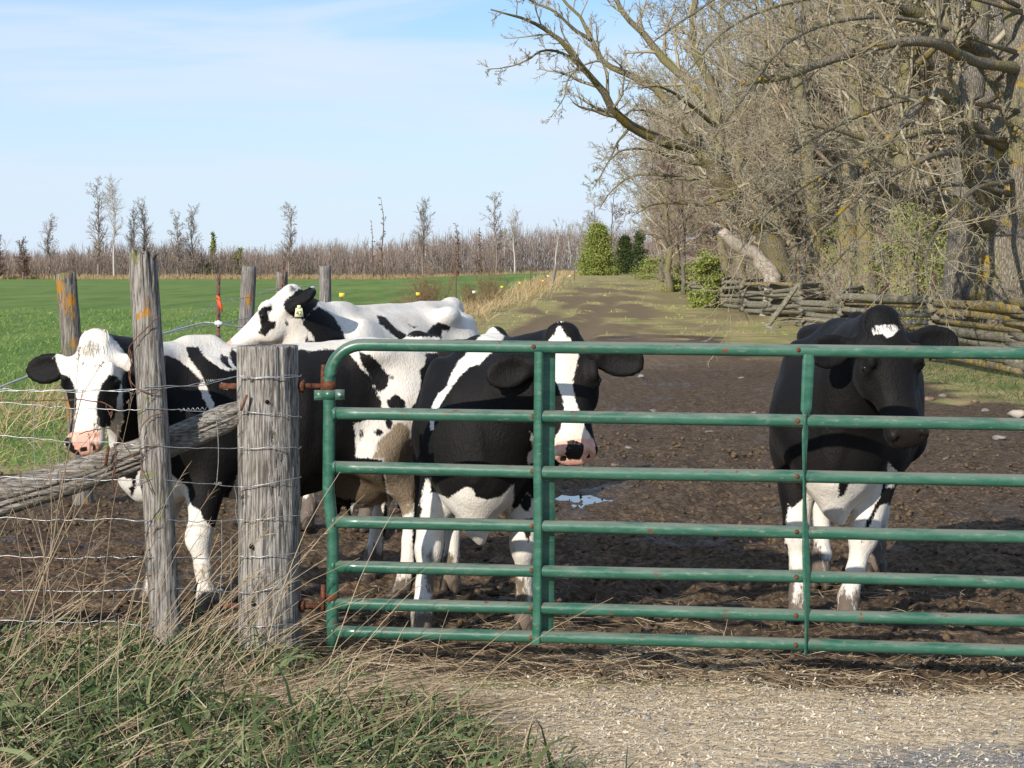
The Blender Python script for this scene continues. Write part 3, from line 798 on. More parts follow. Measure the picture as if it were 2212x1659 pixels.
# ------------------------------------------------------------------ cattle: smooth-blended distance field, meshed with surface nets
def surface_nets(Fv, org, h):
    nx, ny, nz = Fv.shape
    ins = Fv < 0
    c = np.zeros((nx - 1, ny - 1, nz - 1), np.int8)
    for dx in (0, 1):
        for dy in (0, 1):
            for dz in (0, 1):
                c += ins[dx:nx - 1 + dx, dy:ny - 1 + dy, dz:nz - 1 + dz]
    act = (c > 0) & (c < 8)
    idx = np.full(act.shape, -1, np.int64)
    I = np.argwhere(act); idx[act] = np.arange(len(I))
    cor = np.array([[x, y, z] for x in (0, 1) for y in (0, 1) for z in (0, 1)])
    fv = np.stack([Fv[I[:, 0] + a, I[:, 1] + b_, I[:, 2] + c_] for a, b_, c_ in cor], -1)
    acc = np.zeros((len(I), 3)); cnt = np.zeros(len(I))
    for a in range(8):
        for b_ in range(a + 1, 8):
            if np.abs(cor[a] - cor[b_]).sum() != 1: continue
            fa, fb = fv[:, a], fv[:, b_]
            x = (fa < 0) != (fb < 0)
            t = np.where(x, fa / np.where(x, fa - fb, 1), 0)
            acc += np.where(x[:, None], cor[a] + t[:, None] * (cor[b_] - cor[a]), 0); cnt += x
    V = org + (I + acc / np.maximum(cnt, 1)[:, None]) * h
    Q = []
    for ax in range(3):
        sl = [slice(1, None)] * 3; sl[ax] = slice(0, -1); 
        A = ins[tuple(sl)]
        sl2 = [slice(1, None)] * 3; sl2[ax] = slice(1, None)
        B = ins[tuple(sl2)]
        A = A[tuple(slice(0, act.shape[k] - (0 if k == ax else 1)) for k in range(3))]; B = B[tuple(slice(0, act.shape[k] - (0 if k == ax else 1)) for k in range(3))]
        E = np.argwhere(A != B)
        if not len(E): continue
        fl = A[E[:, 0], E[:, 1], E[:, 2]]
        o1, o2 = [k for k in range(3) if k != ax]
        e = E.copy()
        base = e.copy()
        def cell(d1, d2):
            k = base.copy(); k[:, o1] += d1; k[:, o2] += d2
            return idx[k[:, 0], k[:, 1], k[:, 2]]
        q = np.stack([cell(0, 0), cell(1, 0), cell(1, 1), cell(0, 1)], -1)
        if ax == 1: fl = ~fl
        q = np.where(fl[:, None], q, q[:, ::-1])
        Q.append(q)
    Q = np.concatenate(Q); Q = Q[(Q >= 0).all(1)]
    return V, Q

class Field:
    def __init__(s, lo, hi, h):
        s.h = h; s.lo = np.asarray(lo, float)
        s.n = np.ceil((np.asarray(hi) - s.lo) / h).astype(int) + 1
        s.F = np.full(s.n, 1.0, np.float32)
    def sub(s, lo, hi):
        a = np.maximum(np.floor((np.asarray(lo) - s.lo) / s.h).astype(int), 0)
        b = np.minimum(np.ceil((np.asarray(hi) - s.lo) / s.h).astype(int) + 1, s.n)
        b = np.maximum(b, a)
        sl = tuple(slice(a[k], b[k]) for k in range(3))
        g = [(s.lo[k] + np.arange(a[k], b[k]) * s.h).astype(np.float32) for k in range(3)]
        X, Y, Z = np.meshgrid(*g, indexing='ij')
        return sl, X, Y, Z
    def union(s, sl, d, k):
        a = s.F[sl]
        h = np.clip(0.5 + 0.5 * (d - a) / k, 0, 1)
        s.F[sl] = d * (1 - h) + a * h - k * h * (1 - h)
    def cut(s, sl, d, k):
        a = s.F[sl]; d = -d
        h = np.clip(0.5 - 0.5 * (d - a) / k, 0, 1)
        s.F[sl] = d * (1 - h) + a * h + k * h * (1 - h)
    def cone(s, a, b, r1, r2, k=0.05, flat=None):
        """round cone; flat=(axis vector, factor) squeezes across that axis"""
        a = np.asarray(a, float); b = np.asarray(b, float); rm = max(r1, r2) + k + 0.03
        if flat: rm = rm * max(1, 1 / flat[1])
        sl, X, Y, Z = s.sub(np.minimum(a, b) - rm, np.maximum(a, b) + rm)
        if X.size == 0: return
        px, py, pz = X - a[0], Y - a[1], Z - a[2]
        e = b - a; L2 = max(float(e @ e), 1e-9)
        t = np.clip((px * e[0] + py * e[1] + pz * e[2]) / L2, 0, 1)
        dx, dy, dz = px - t * e[0], py - t * e[1], pz - t * e[2]
        if flat:
            f = norm(np.asarray(flat[0], float)); q = (dx * f[0] + dy * f[1] + dz * f[2]) * (1 / flat[1] - 1)
            dx = dx + q * f[0]; dy = dy + q * f[1]; dz = dz + q * f[2]
        d = np.sqrt(dx * dx + dy * dy + dz * dz) - (r1 + (r2 - r1) * t)
        s.union(sl, d, k)
    def ell(s, c, rad, k=0.05, M=None, cut=False):
        """ellipsoid with axes in the columns of M"""
        c = np.asarray(c, float); rad = np.asarray(rad, float)
        rm = rad.max() + k + 0.03
        sl, X, Y, Z = s.sub(c - rm, c + rm)
        if X.size == 0: return
        p = [X - c[0], Y - c[1], Z - c[2]]
        if M is not None: p = [p[0] * M[0][i] + p[1] * M[1][i] + p[2] * M[2][i] for i in range(3)]
        k0 = np.sqrt(sum((p[i] / rad[i]) ** 2 for i in range(3))); k1 = np.sqrt(sum((p[i] / rad[i] ** 2) ** 2 for i in range(3)))
        d = k0 * (k0 - 1) / np.maximum(k1, 1e-6)
        (s.cut if cut else s.union)(sl, d, k)

def smooth_interp(x, xs, ys):
    """monotone-ish smooth interpolation on a fine table"""
    tab = np.linspace(xs[0], xs[-1], 400); v = np.interp(tab, xs, ys)
    kw = 13; ker = np.hanning(kw + 2)[1:-1]; ker /= ker.sum()
    vp = np.concatenate([np.full(kw // 2, v[0]), v, np.full(kw // 2, v[-1])])
    v = np.convolve(vp, ker, 'valid')
    return np.interp(x, tab, v)

TRUNK = np.array([  # x, top, bottom, half width
    (-0.90, 1.27, 1.12, 0.02), (-0.87, 1.335, 1.00, 0.12), (-0.80, 1.375, 0.88, 0.215), (-0.66, 1.395, 0.80, 0.262), (-0.45, 1.405, 0.72, 0.285), (-0.25, 1.385, 0.62, 0.315),
    (0.0, 1.375, 0.555, 0.365), (0.2, 1.375, 0.57, 0.350), (0.38, 1.385, 0.60, 0.300), (0.54, 1.385, 0.59, 0.255), (0.68, 1.32, 0.57, 0.225), (0.79, 1.20, 0.60, 0.18), (0.87, 1.08, 0.68, 0.10), (0.90, 1.0, 0.80, 0.02)])
HEAD = np.array([  # t along the face, forehead line, jaw line, half width
    (-0.055, -0.06, -0.10, 0.01), (-0.03, -0.025, -0.12, 0.055), (0.0, 0.0, -0.145, 0.062), (0.06, 0.014, -0.175, 0.092), (0.13, 0.018, -0.205, 0.116), (0.20, 0.014, -0.220, 0.130), (0.26, 0.004, -0.215, 0.122),
    (0.33, -0.010, -0.190, 0.096), (0.40, -0.018, -0.158, 0.082), (0.46, -0.020, -0.146, 0.088), (0.515, -0.030, -0.142, 0.097), (0.552, -0.055, -0.128, 0.076), (0.57, -0.085, -0.105, 0.02)])

m = NT('cow_coat', 0.55, 0.16)
geo = m.mapping()
hn = m.noise(m.mapping((1, 1, 0.45)), 130, 3, 0.6)
hn2 = m.noise(geo, 38, 3, 0.6)
edge = m.math('ADD', m.attr('coat'), m.math('ADD', m.math('MULTIPLY', m.math('SUBTRACT', hn, 0.5), 4.0), m.math('MULTIPLY', m.math('SUBTRACT', hn2, 0.5), 4.0)))
wmask_ = m.ramp(edge, -0.9, 0.9)
lw = m.noise(geo, 4, 3, 0.5)
white = m.mix(m.ramp(lw, 0.35, 0.7), (0.74, 0.70, 0.635), (0.66, 0.585, 0.49))
white = m.mix(m.ramp(hn, 0.35, 0.7, 0, 0.35), white, (0.80, 0.77, 0.72))
hs = m.noise(m.mapping((1, 1, 0.3)), 60, 4, 0.7, 0.5)
white = m.mix(m.ramp(hs, 0.42, 0.68, 0, 0.30), white, (0.52, 0.46, 0.385))
white = m.mix(m.ramp(m.noise(geo, 9, 4, 0.7), 0.58, 0.75, 0, 0.35), white, (0.55, 0.46, 0.35))
black = m.mix(m.ramp(lw, 0.4, 0.7), (0.005, 0.0046, 0.0046), (0.0095, 0.008, 0.0074))
c = m.mix(wmask_, black, white)
c = m.mix(m.math('MULTIPLY', m.attr('warm'), wmask_), c, (0.72, 0.52, 0.36))
pink = m.mix(m.ramp(hn2, 0.35, 0.7), (0.66, 0.33, 0.25), (0.74, 0.44, 0.34))
nose_c = m.mix(m.ramp(m.math('ADD', m.attr('nosedark'), m.math('MULTIPLY', m.math('SUBTRACT', hn2, 0.5), 4.0)), -0.4, 0.4), pink, (0.016, 0.012, 0.010))
c = m.mix(m.ramp(m.attr('nose'), 0.3, 0.7), c, nose_c)
dirtn = m.math('ADD', m.attr('dirt'), m.math('MULTIPLY', m.math('SUBTRACT', m.noise(m.mapping((1, 1, 0.35)), 26, 5, 0.75), 0.5), 2.0))
dmask = m.ramp(dirtn, 0.35, 0.75)
dirtc = m.mix(m.attr('dirtlight'), (0.075, 0.05, 0.034), (0.30, 0.22, 0.135))
dirtc = m.mix(m.ramp(hn, 0.4, 0.7, 0, 0.5), dirtc, (0.10, 0.07, 0.045))
c = m.mix(m.math('MULTIPLY', dmask, 0.92), c, dirtc)
m.color(c)
m.rough(m.ramp(m.attr('nose'), 0.2, 0.8, 0.62, 0.33))
m.b.inputs['Sheen Weight'].default_value = 0.02
m.b.inputs['Sheen Roughness'].default_value = 0.45
m.bump(m.math('ADD', m.math('ADD', hn, hs), m.math('MULTIPLY', hn2, 0.8)), 0.42, 0.010)
coat_mat = m.m
m = NT('cow_eye', 0.06, 0.6); m.color((0.008, 0.006, 0.006)); eye_mat = m.m
hoof_mat = m_plain('muddy_hoof', (0.05, 0.036, 0.026), 0.6, 0.4, 0.4, 25, bump=0.4)
hair_w = m_plain('cream_hair', (0.84, 0.79, 0.70), 0.6, 0.3, 0.15, 30)
hair_b = m_plain('black_hair', (0.014, 0.012, 0.011), 0.5, 0.4, 0.3, 30)

def hoof_mesh():
    b = MB()
    for s in (-1, 1):
        V = []; rings = [(0.0, 0.062, 0.030, 0.0), (0.025, 0.058, 0.029, 0.004), (0.055, 0.046, 0.026, -0.004), (0.078, 0.034, 0.023, -0.012)]
        for z, ra, rb, ox in rings:
            for a in np.linspace(0, 2 * math.pi, 12, endpoint=False):
                V.append((ox + ra * math.cos(a) * (1.15 if math.cos(a) > 0 else 0.8), s * 0.031 + rb * math.sin(a), z))
        V.append((0.0, s * 0.031, 0.0)); V.append((-0.012, s * 0.031, 0.085))
        Q = [(i * 12 + j, i * 12 + (j + 1) % 12, (i + 1) * 12 + (j + 1) % 12, (i + 1) * 12 + j) for i in range(3) for j in range(12)]
        T = [((j + 1) % 12, j, 48) for j in range(12)] + [(36 + j, 36 + (j + 1) % 12, 49) for j in range(12)]
        b.add(V, np.array(Q), np.array(T))
    return b
def eye_ball(r):
    bm = bmesh.new(); bmesh.ops.create_uvsphere(bm, u_segments=16, v_segments=12, radius=r)
    for f in bm.faces: f.smooth = True
    me = bpy.data.meshes.new('eye'); bm.to_mesh(me); bm.free(); return me

def make_cow(label, pos, heading, S, poll, axis, nrm_hint, feet, coat_ops, base_white=False, nose_pink=1.0, nosedark=None, warm=None,
             dirt_polys=(), h=0.0142, udder=False, ear_pose=(1.0, 0.25, -0.15), tuft=None, brisket=0.0, horn=False, extra=None, spread=1.0, tail=None, HS=1.0):
    pos = np.asarray(pos, float)
    hd = np.array([math.cos(heading), math.sin(heading)]); 
    Rm = np.array([[hd[0], -hd[1], 0], [hd[1], hd[0], 0], [0, 0, 1.0]])       # columns: forward, left, up
    def loc(p): return (np.asarray(p, float) - pos) @ Rm / S
    def glob(p): return np.asarray(p, float) @ Rm.T * S + pos
    pl = loc(poll); axl = norm(np.asarray(axis, float) @ Rm)
    nl = np.asarray(nrm_hint, float) @ Rm; nl = norm(nl - axl * (nl @ axl)); rl = np.cross(nl, axl)
    def hp(t, lat, n): return pl + HS * (axl * t + rl * lat + nl * n)
    lo = np.minimum(np.array([-1.15, -0.52, -0.03]), pl - 0.75); hi = np.maximum(np.array([1.0, 0.52, 1.55]), pl + 0.75)
    pts = np.array([hp(t, q, n) for t in (-0.1, 0.6) for q in (-0.36, 0.36) for n in (-0.3, 0.12)])
    lo = np.minimum([-1.05, -0.50, -0.03], pts.min(0)); hi = np.maximum([0.98, 0.50, 1.50], pts.max(0))
    fd = Field(lo - 0.03, hi + 0.03, h / S)
    # trunk loft
    sl, X, Y, Z = fd.sub([-0.98, -0.5, 0.45], [0.98, 0.5, 1.5])
    xs = X[:, 0, 0]
    top = smooth_interp(xs, TRUNK[:, 0], TRUNK[:, 1]); bot = smooth_interp(xs, TRUNK[:, 0], TRUNK[:, 2]); hw = np.maximum(smooth_interp(xs, TRUNK[:, 0], TRUNK[:, 3]) * spread, 0.012)
    zc = (top * 0.48 + bot * 0.52); hu = np.maximum(top - zc, 0.03); hdn = np.maximum(zc - bot, 0.03)
    ZZ = Z - zc[:, None, None]
    zn = np.where(ZZ > 0, ZZ / hu[:, None, None], -ZZ / hdn[:, None, None])
    wl = hw[:, None, None] * (1 - 0.20 * np.clip(ZZ / hu[:, None, None], 0, 1) ** 2)
    q = (np.abs(Y / wl) ** 2.25 + np.abs(zn) ** 2.25) ** (1 / 2.25)
    d = (q - 1) * np.minimum(hw, hu)[:, None, None] * 0.9
    endcap = np.maximum(-0.90 - X, X - 0.90)
    fd.union(sl, np.maximum(d, endcap), 0.02)
    for s in (-1, 1):
        fd.ell((-0.43, s * 0.225, 1.315), (0.10, 0.06, 0.045), 0.12)            # hook bone
        fd.ell((-0.85, s * 0.125, 1.27), (0.055, 0.045, 0.05), 0.07)            # pin bone
        fd.ell((-0.64, s * 0.20, 1.02), (0.21, 0.095, 0.30), 0.10)              # thigh
        fd.ell((0.48, s * 0.205, 1.02), (0.17, 0.075, 0.30), 0.09)              # shoulder
        fd.ell((0.66, s * 0.165, 0.90), (0.12, 0.085, 0.13), 0.08)              # point of shoulder
        fd.ell((-0.27, s * 0.40, 1.24), (0.11, 0.09, 0.07), 0.07, cut=True)     # hollow flank
    fd.cone((-0.80, 0, 1.385), (-0.90, 0, 1.37), 0.05, 0.035, 0.06)             # tail head
    fd.cone((0.50, 0, 1.36), (0.40, 0, 1.375), 0.06, 0.05, 0.07)                # withers
    # tail
    tl = tail or [(-0.91, 0, 1.36), (-0.985, 0.01, 1.22), (-0.985, 0.02, 0.95), (-0.97, 0.03, 0.70)]
    for a, b_, ra, rb in zip(tl[:-1], tl[1:], (0.034, 0.028, 0.022), (0.028, 0.022, 0.018)): fd.cone(a, b_, ra, rb, 0.025)
    fd.cone(tl[-1], (tl[-1][0] - 0.0, tl[-1][1], tl[-1][2] - 0.22), 0.035, 0.022, 0.03)
    # legs
    feet_l = []
    for key, (fx_, fy_) in feet.items():
        f = loc((fx_, fy_, pos[2])); s = 1 if f[1] > 0 else -1
        s = 1 if 'L' in key else -1
        if 'F' in key:
            el = np.array([0.46, s * 0.20, 0.82]); kn = np.array([0.55 * el[0] + 0.45 * f[0] + 0.045, 0.45 * el[1] + 0.55 * f[1], 0.435]); fe = np.array([f[0] - 0.035, f[1], 0.155]); hf = np.array([f[0], f[1], 0.06])
            fd.cone((0.60, s * 0.18, 0.98), el, 0.125, 0.105, 0.09)
            fd.cone(el, kn, 0.105, 0.061, 0.06)
            fd.cone(el + [0.03, -s * 0.02, -0.05], el * 0.5 + kn * 0.5 + [0.02, 0, 0], 0.09, 0.062, 0.05)
            fd.ell(kn + [0.012, 0, 0], (0.060, 0.062, 0.078), 0.03)
            cn = kn * 0.45 + fe * 0.55
            fd.cone(kn, cn, 0.050, 0.041, 0.03); fd.cone(cn, fe, 0.041, 0.044, 0.02)
            fd.ell(fe, (0.050, 0.047, 0.048), 0.025); fd.cone(fe, hf, 0.043, 0.052, 0.02)
            fd.cone(fe + [-0.045, 0.02, -0.01], fe + [-0.055, 0.02, -0.03], 0.014, 0.01, 0.02); fd.cone(fe + [-0.045, -0.02, -0.01], fe + [-0.055, -0.02, -0.03], 0.014, 0.01, 0.02)
        else:
            st = np.array([-0.43, s * 0.235, 0.80]); hk = np.array([f[0] - 0.07, 0.4 * s * 0.2 + 0.6 * f[1], 0.535]); fe = np.array([f[0] - 0.04, f[1], 0.165]); hf = np.array([f[0], f[1], 0.06])
            fd.cone((-0.60, s * 0.17, 1.05), st, 0.17, 0.125, 0.10)
            fd.cone(st, hk, 0.115, 0.056, 0.07)
            fd.cone((-0.72, s * 0.17, 0.98), hk + [-0.02, 0, 0.10], 0.13, 0.045, 0.08)
            fd.cone(hk + [-0.045, 0, 0.055], hk, 0.034, 0.05, 0.03)
            fd.ell(hk, (0.062, 0.052, 0.075), 0.03)
            cn = hk * 0.45 + fe * 0.55
            fd.cone(hk, cn, 0.050, 0.042, 0.03); fd.cone(cn, fe, 0.042, 0.045, 0.02)
            fd.ell(fe, (0.050, 0.047, 0.050), 0.025); fd.cone(fe, hf, 0.043, 0.052, 0.02)
        feet_l.append(f)
    if udder:
        fd.ell((-0.46, 0, 0.66), (0.22, 0.17, 0.17), 0.06)
        for tx in (-0.56, -0.36):
            for ty in (-0.08, 0.08): fd.cone((tx, ty, 0.54), (tx, ty, 0.47), 0.026, 0.016, 0.03)
    if brisket > 0:
        fd.cone((0.72, 0, 0.80), (0.70, 0.0, 0.62 - 0.06 * brisket), 0.13, 0.075, 0.07, flat=((0, 1, 0), 0.75))
        fd.cone((0.70, -0.02, 0.66), (0.70, 0.02, 0.56 - 0.07 * brisket), 0.07, 0.032, 0.04, flat=((0, 1, 0), 0.7))
    # neck
    nb = np.array([0.50, 0, 1.27]); 
    fd.cone(nb, hp(0.03, 0, -0.10), 0.105, 0.085, 0.09)
    fd.cone((0.62, 0, 1.05), hp(0.10, 0, -0.16), 0.205, 0.105, 0.10)
    fd.cone((0.70, 0, 0.86), hp(0.17, 0, -0.20), 0.165, 0.062, 0.10)
    mid = (np.array([0.62, 0, 1.05]) + hp(0.10, 0, -0.14)) / 2
    fd.ell(mid, (0.15, 0.15, 0.19), 0.1)
    # head loft
    sl, X, Y, Z = fd.sub(pts.min(0) - 0.02, pts.max(0) + 0.02)
    ox, oy, oz = X - pl[0], Y - pl[1], Z - pl[2]
    tt_ = (ox * axl[0] + oy * axl[1] + oz * axl[2]) / HS; la = (ox * rl[0] + oy * rl[1] + oz * rl[2]) / HS; no = (ox * nl[0] + oy * nl[1] + oz * nl[2]) / HS
    hw = np.maximum(smooth_interp(tt_, HEAD[:, 0], HEAD[:, 3]), 0.008); ht = smooth_interp(tt_, HEAD[:, 0], HEAD[:, 1]); hb = smooth_interp(tt_, HEAD[:, 0], HEAD[:, 2])
    c_ = ht * 0.55 + hb * 0.45; hu = np.maximum(ht - c_, 0.012); hd_ = np.maximum(c_ - hb, 0.012)
    zz = no - c_; zn = np.where(zz > 0, zz / hu, -zz / hd_)
    wl = hw * np.where(zz > 0, 1 - 0.10 * np.clip(zz / hu, 0, 1) ** 2, 1 - 0.30 * np.clip(-zz / hd_, 0, 1) ** 1.5)
    q = (np.abs(la / wl) ** 2.5 + np.abs(zn) ** 2.5) ** (1 / 2.5)
    d = np.maximum((q - 1) * np.minimum(hw, np.minimum(hu, hd_)) * 0.85, np.maximum(-0.055 - tt_, tt_ - 0.568))
    fd.union(sl, d * HS, 0.035)
    HM = np.stack([axl, rl, nl], -1)
    for s in (-1, 1):
        fd.ell(hp(0.185, s * 0.112, 0.004), (0.052, 0.024, 0.026), 0.03, HM)          # brow
        fd.ell(hp(0.222, s * 0.126, -0.034), (0.034, 0.016, 0.026), 0.018, HM)        # lid
        fd.ell(hp(0.24, s * 0.096, -0.130), (0.085, 0.030, 0.075), 0.04, HM)          # cheek
        fd.ell(hp(0.516, s * 0.064, -0.048), (0.030, 0.032, 0.028), 0.02, HM)         # nostril wing
        fd.ell(hp(0.540, s * 0.056, -0.044), (0.024, 0.015, 0.014), 0.008, HM, cut=True)
        fd.ell(hp(0.335, s * 0.120, -0.045), (0.06, 0.022, 0.03), 0.04, HM, cut=True)  # hollow before the eye
        # ear
        el_, e0, e1 = ear_pose
        edir = norm(rl * s * el_ + axl * e0 + nl * e1); eax2 = norm(np.cross(edir, nl + axl * 0.30)); en = np.cross(edir, eax2)
        if en @ nl < 0: en = -en
        c0 = hp(0.095, s * 0.095, -0.085)
        fd.cone(c0, c0 + edir * 0.08, 0.040, 0.038, 0.03)
        EM = np.stack([edir, eax2, en], -1)
        ec = c0 + edir * 0.155
        fd.ell(ec, (0.118, 0.078, 0.032), 0.02, EM)
        fd.ell(ec + en * 0.030 + edir * 0.014, (0.096, 0.058, 0.028), 0.012, EM, cut=True)
    fd.ell(hp(0.0, 0, -0.02), (0.05, 0.07, 0.035), 0.04, HM)                          # poll
    fd.ell(hp(0.50, 0, -0.128), (0.045, 0.055, 0.026), 0.02, HM)                      # chin
    for s in (-1, 1): fd.cone(hp(0.44, s * 0.088, -0.108), hp(0.545, s * 0.070, -0.106), 0.004, 0.004, 0.006) if False else None
    fd.ell(hp(0.56, 0, -0.103), (0.12, 0.10, 0.0045), 0.010, HM, cut=True)             # mouth line
    if horn: fd.cone(hp(-0.01, 0.075, -0.01), hp(-0.02, 0.100, 0.01), 0.022, 0.014, 0.012)
    if extra:
        for s in (-1, 1): fd.ell((-0.43, s * 0.245, 1.345), (0.075, 0.045, 0.04), 0.07)
        fd.cone((-0.86, 0, 1.375), (0.30, 0, 1.375), 0.035, 0.03, 0.06); fd.ell((-0.845, 0, 1.40), (0.05, 0.035, 0.035), 0.05)
        for s in (-1, 1): fd.ell((-0.62, s * 0.17, 1.40), (0.12, 0.07, 0.05), 0.06, cut=True)
    # muscle, rib and skin unevenness, only near the surface
    I = np.argwhere(np.abs(fd.F) < 0.035); W_ = fd.lo + I * fd.h
    calm = 1 - 0.75 * sstep(0.42, 0.30, np.linalg.norm(W_ - hp(0.28, 0, -0.1), axis=1)) 
    dz_ = 0.0065 * fbm(W_[:, 0] * 6.5, W_[:, 1] * 6.5, W_[:, 2] * 4.0, octv=2, seed=int(S * 100)) + 0.0022 * fbm(W_[:, 0] * 21, W_[:, 1] * 21, W_[:, 2] * 13, octv=2, seed=9)
    rib = 0.0035 * np.sin(W_[:, 0] * 58 + W_[:, 2] * 10) * sstep(-0.30, -0.15, W_[:, 0]) * sstep(0.42, 0.25, W_[:, 0]) * sstep(0.7, 0.85, W_[:, 2]) * sstep(1.3, 1.15, W_[:, 2])
    fd.F[I[:, 0], I[:, 1], I[:, 2]] += ((dz_ + rib) * calm).astype(np.float32)
    V, Q = surface_nets(fd.F, fd.lo, fd.h)
    # light relaxation
    e = np.concatenate([Q[:, [0, 1]], Q[:, [1, 2]], Q[:, [2, 3]], Q[:, [3, 0]]])
    for it in range(2):
        acc = np.zeros_like(V); cnt = np.zeros(len(V))
        for k in range(3):
            acc[:, k] = np.bincount(e[:, 0], V[e[:, 1], k], len(V)) + np.bincount(e[:, 1], V[e[:, 0], k], len(V))
        cnt = np.bincount(e[:, 0], minlength=len(V)) + np.bincount(e[:, 1], minlength=len(V))
        V = V + 0.45 * (acc / np.maximum(cnt, 1)[:, None] - V)
    hl = (V - pl) @ np.stack([axl, rl, nl], -1) / HS
    G = glob(V)
    # faint muscle and skin unevenness
    upx = CX + G[:, 0] / G[:, 1] * F_PX; upy = HY + (CAM_Z - G[:, 2]) / G[:, 1] * F_PX
    sd = np.full(len(V), 60.0 if base_white else -60.0)
    for typ, poly, *lim in coat_ops:
        dd = poly_sd(upx, upy, poly)
        if lim: dd = np.where(G[:, 1] > lim[0], -60.0, dd)      # a face marking stays on the face
        sd = np.maximum(sd, dd) if typ == 'w' else np.minimum(sd, -dd)
    tt_, la, no = hl.T
    nose = sstep(0.455, 0.485, tt_ + 0.35 * (np.abs(la) - 0.05) * 0 + np.where(no < -0.105, -0.02, 0)) * (np.abs(la) < 0.13) * (no < 0.1) * (no > -0.2)
    nose = nose * sstep(0.090, 0.074, np.abs(la))
    nd = np.full(len(V), -30.0)
    if nosedark is True: nd[:] = 30
    elif nosedark: 
        for poly in nosedark: nd = np.maximum(nd, poly_sd(upx, upy, poly))
    nostril = ((tt_ - 0.545) ** 2 / 0.015 ** 2 + (np.abs(la) - 0.056) ** 2 / 0.011 ** 2 + (no + 0.048) ** 2 / 0.02 ** 2) < 1
    nd = np.where(nostril, 6.0, nd)
    z = V[:, 2]
    legz = (np.abs(V[:, 1]) < 0.6)
    dn = 0.5 * fbm(V[:, 0] * 9, V[:, 1] * 9, V[:, 2] * 5, octv=3, seed=int(abs(pos[0]) * 50) + 1)
    dirt = sstep(0.36, 0.06, z + 0.28 * dn) * 0.95 + 0.45 * np.exp(-((z - 0.42) / 0.06) ** 2) * sstep(-0.1, 0.4, dn + 0.15)
    dl = np.zeros(len(V))
    for poly, amt, lt in dirt_polys:
        dd = sstep(-3, 5, poly_sd(upx, upy, poly)) * amt
        dirt = np.maximum(dirt, dd); dl = np.maximum(dl, dd * lt)
    wm = np.zeros(len(V))
    wm = np.maximum(wm, 0.55 * sstep(0.42, 0.49, tt_) * (np.abs(la) < 0.15) * (no < 0.1) * (no > -0.25))
    ear_in = np.zeros(len(V))
    root = empty('cow', tuple(pos))
    me = mesh_np('cow_body', G - pos, Q, True, {'coat': sd, 'nose': nose * nose_pink, 'nosedark': nd, 'dirt': dirt, 'dirtlight': dl, 'warm': wm})
    link('body', me, coat_mat, root)
    for s in (-1, 1):
        eo_ = link('eye', eye_ball(0.0185 * S), eye_mat, root); eo_.location = glob(hp(0.222, s * 0.1265, -0.030)) - pos
    for f in feet_l:
        b = hoof_mesh(); V_ = np.concatenate(b.V); b.V = [V_ @ Rm.T * S]
        o = b.build('hoof', hoof_mat, root); gw = glob((f[0] + 0.015, f[1], 0)) ; o.location = (gw[0] - pos[0], gw[1] - pos[1], 0.0)
    if tuft:
        n, L, dark, w_ = tuft
        t0 = U(-0.045, 0.05, n); l0 = rng.normal(0, w_, n); 
        base_p = np.array([hp(a, b_, (0.006 if a > 0.0 else -0.004) - abs(b_) * 0.25) for a, b_ in zip(t0, l0)])
        dirn = norm(nl * 0.30 + axl * U(0.3, 1.0, n)[:, None] + rl * (l0 * 3 + rng.normal(0, 0.12, n))[:, None])
        k = 5; pp = np.zeros((n, k, 3)); pp[:, 0] = base_p
        down = norm(axl)
        for i_ in range(1, k):
            dirn = norm(dirn + down * 0.42 + rng.normal(0, 0.12, (n, 3)))
            pp[:, i_] = pp[:, i_ - 1] + dirn * (L * U(0.6, 1.2, n) / (k - 1))[:, None]
        rr_ = np.linspace(0.0017, 0.0005, k)[None] * np.ones((n, 1))
        b = MB(); b.add(*tubes(glob(pp.reshape(-1, 3)).reshape(n, k, 3) - pos, rr_ * S, 3)); b.build('hair_tuft', hair_b if dark else hair_w, root)['kind'] = 'stuff'
    tag(root, label, 'cow', 'black and white dairy cows in the muddy yard')
    return root, glob, hp, pos

zA = lambda pts: [(x * 0.15823, y * 0.15823 + 237.5) for x, y in pts]
zB = lambda pts: [(x * 0.15823, y * 0.15823 + 450.0) for x, y in pts]
zC = lambda pts: [(300 + x * 0.15823, 300 + y * 0.15823) for x, y in pts]
zD = lambda pts: [(300 + x * 0.15823, 475 + y * 0.15823) for x, y in pts]
zE = lambda pts: [(675 + x * 0.1582, 275 + y * 0.1582) for x, y in pts]
zF = lambda pts: [(675 + x * 0.17662, 475 + y * 0.17662) for x, y in pts]

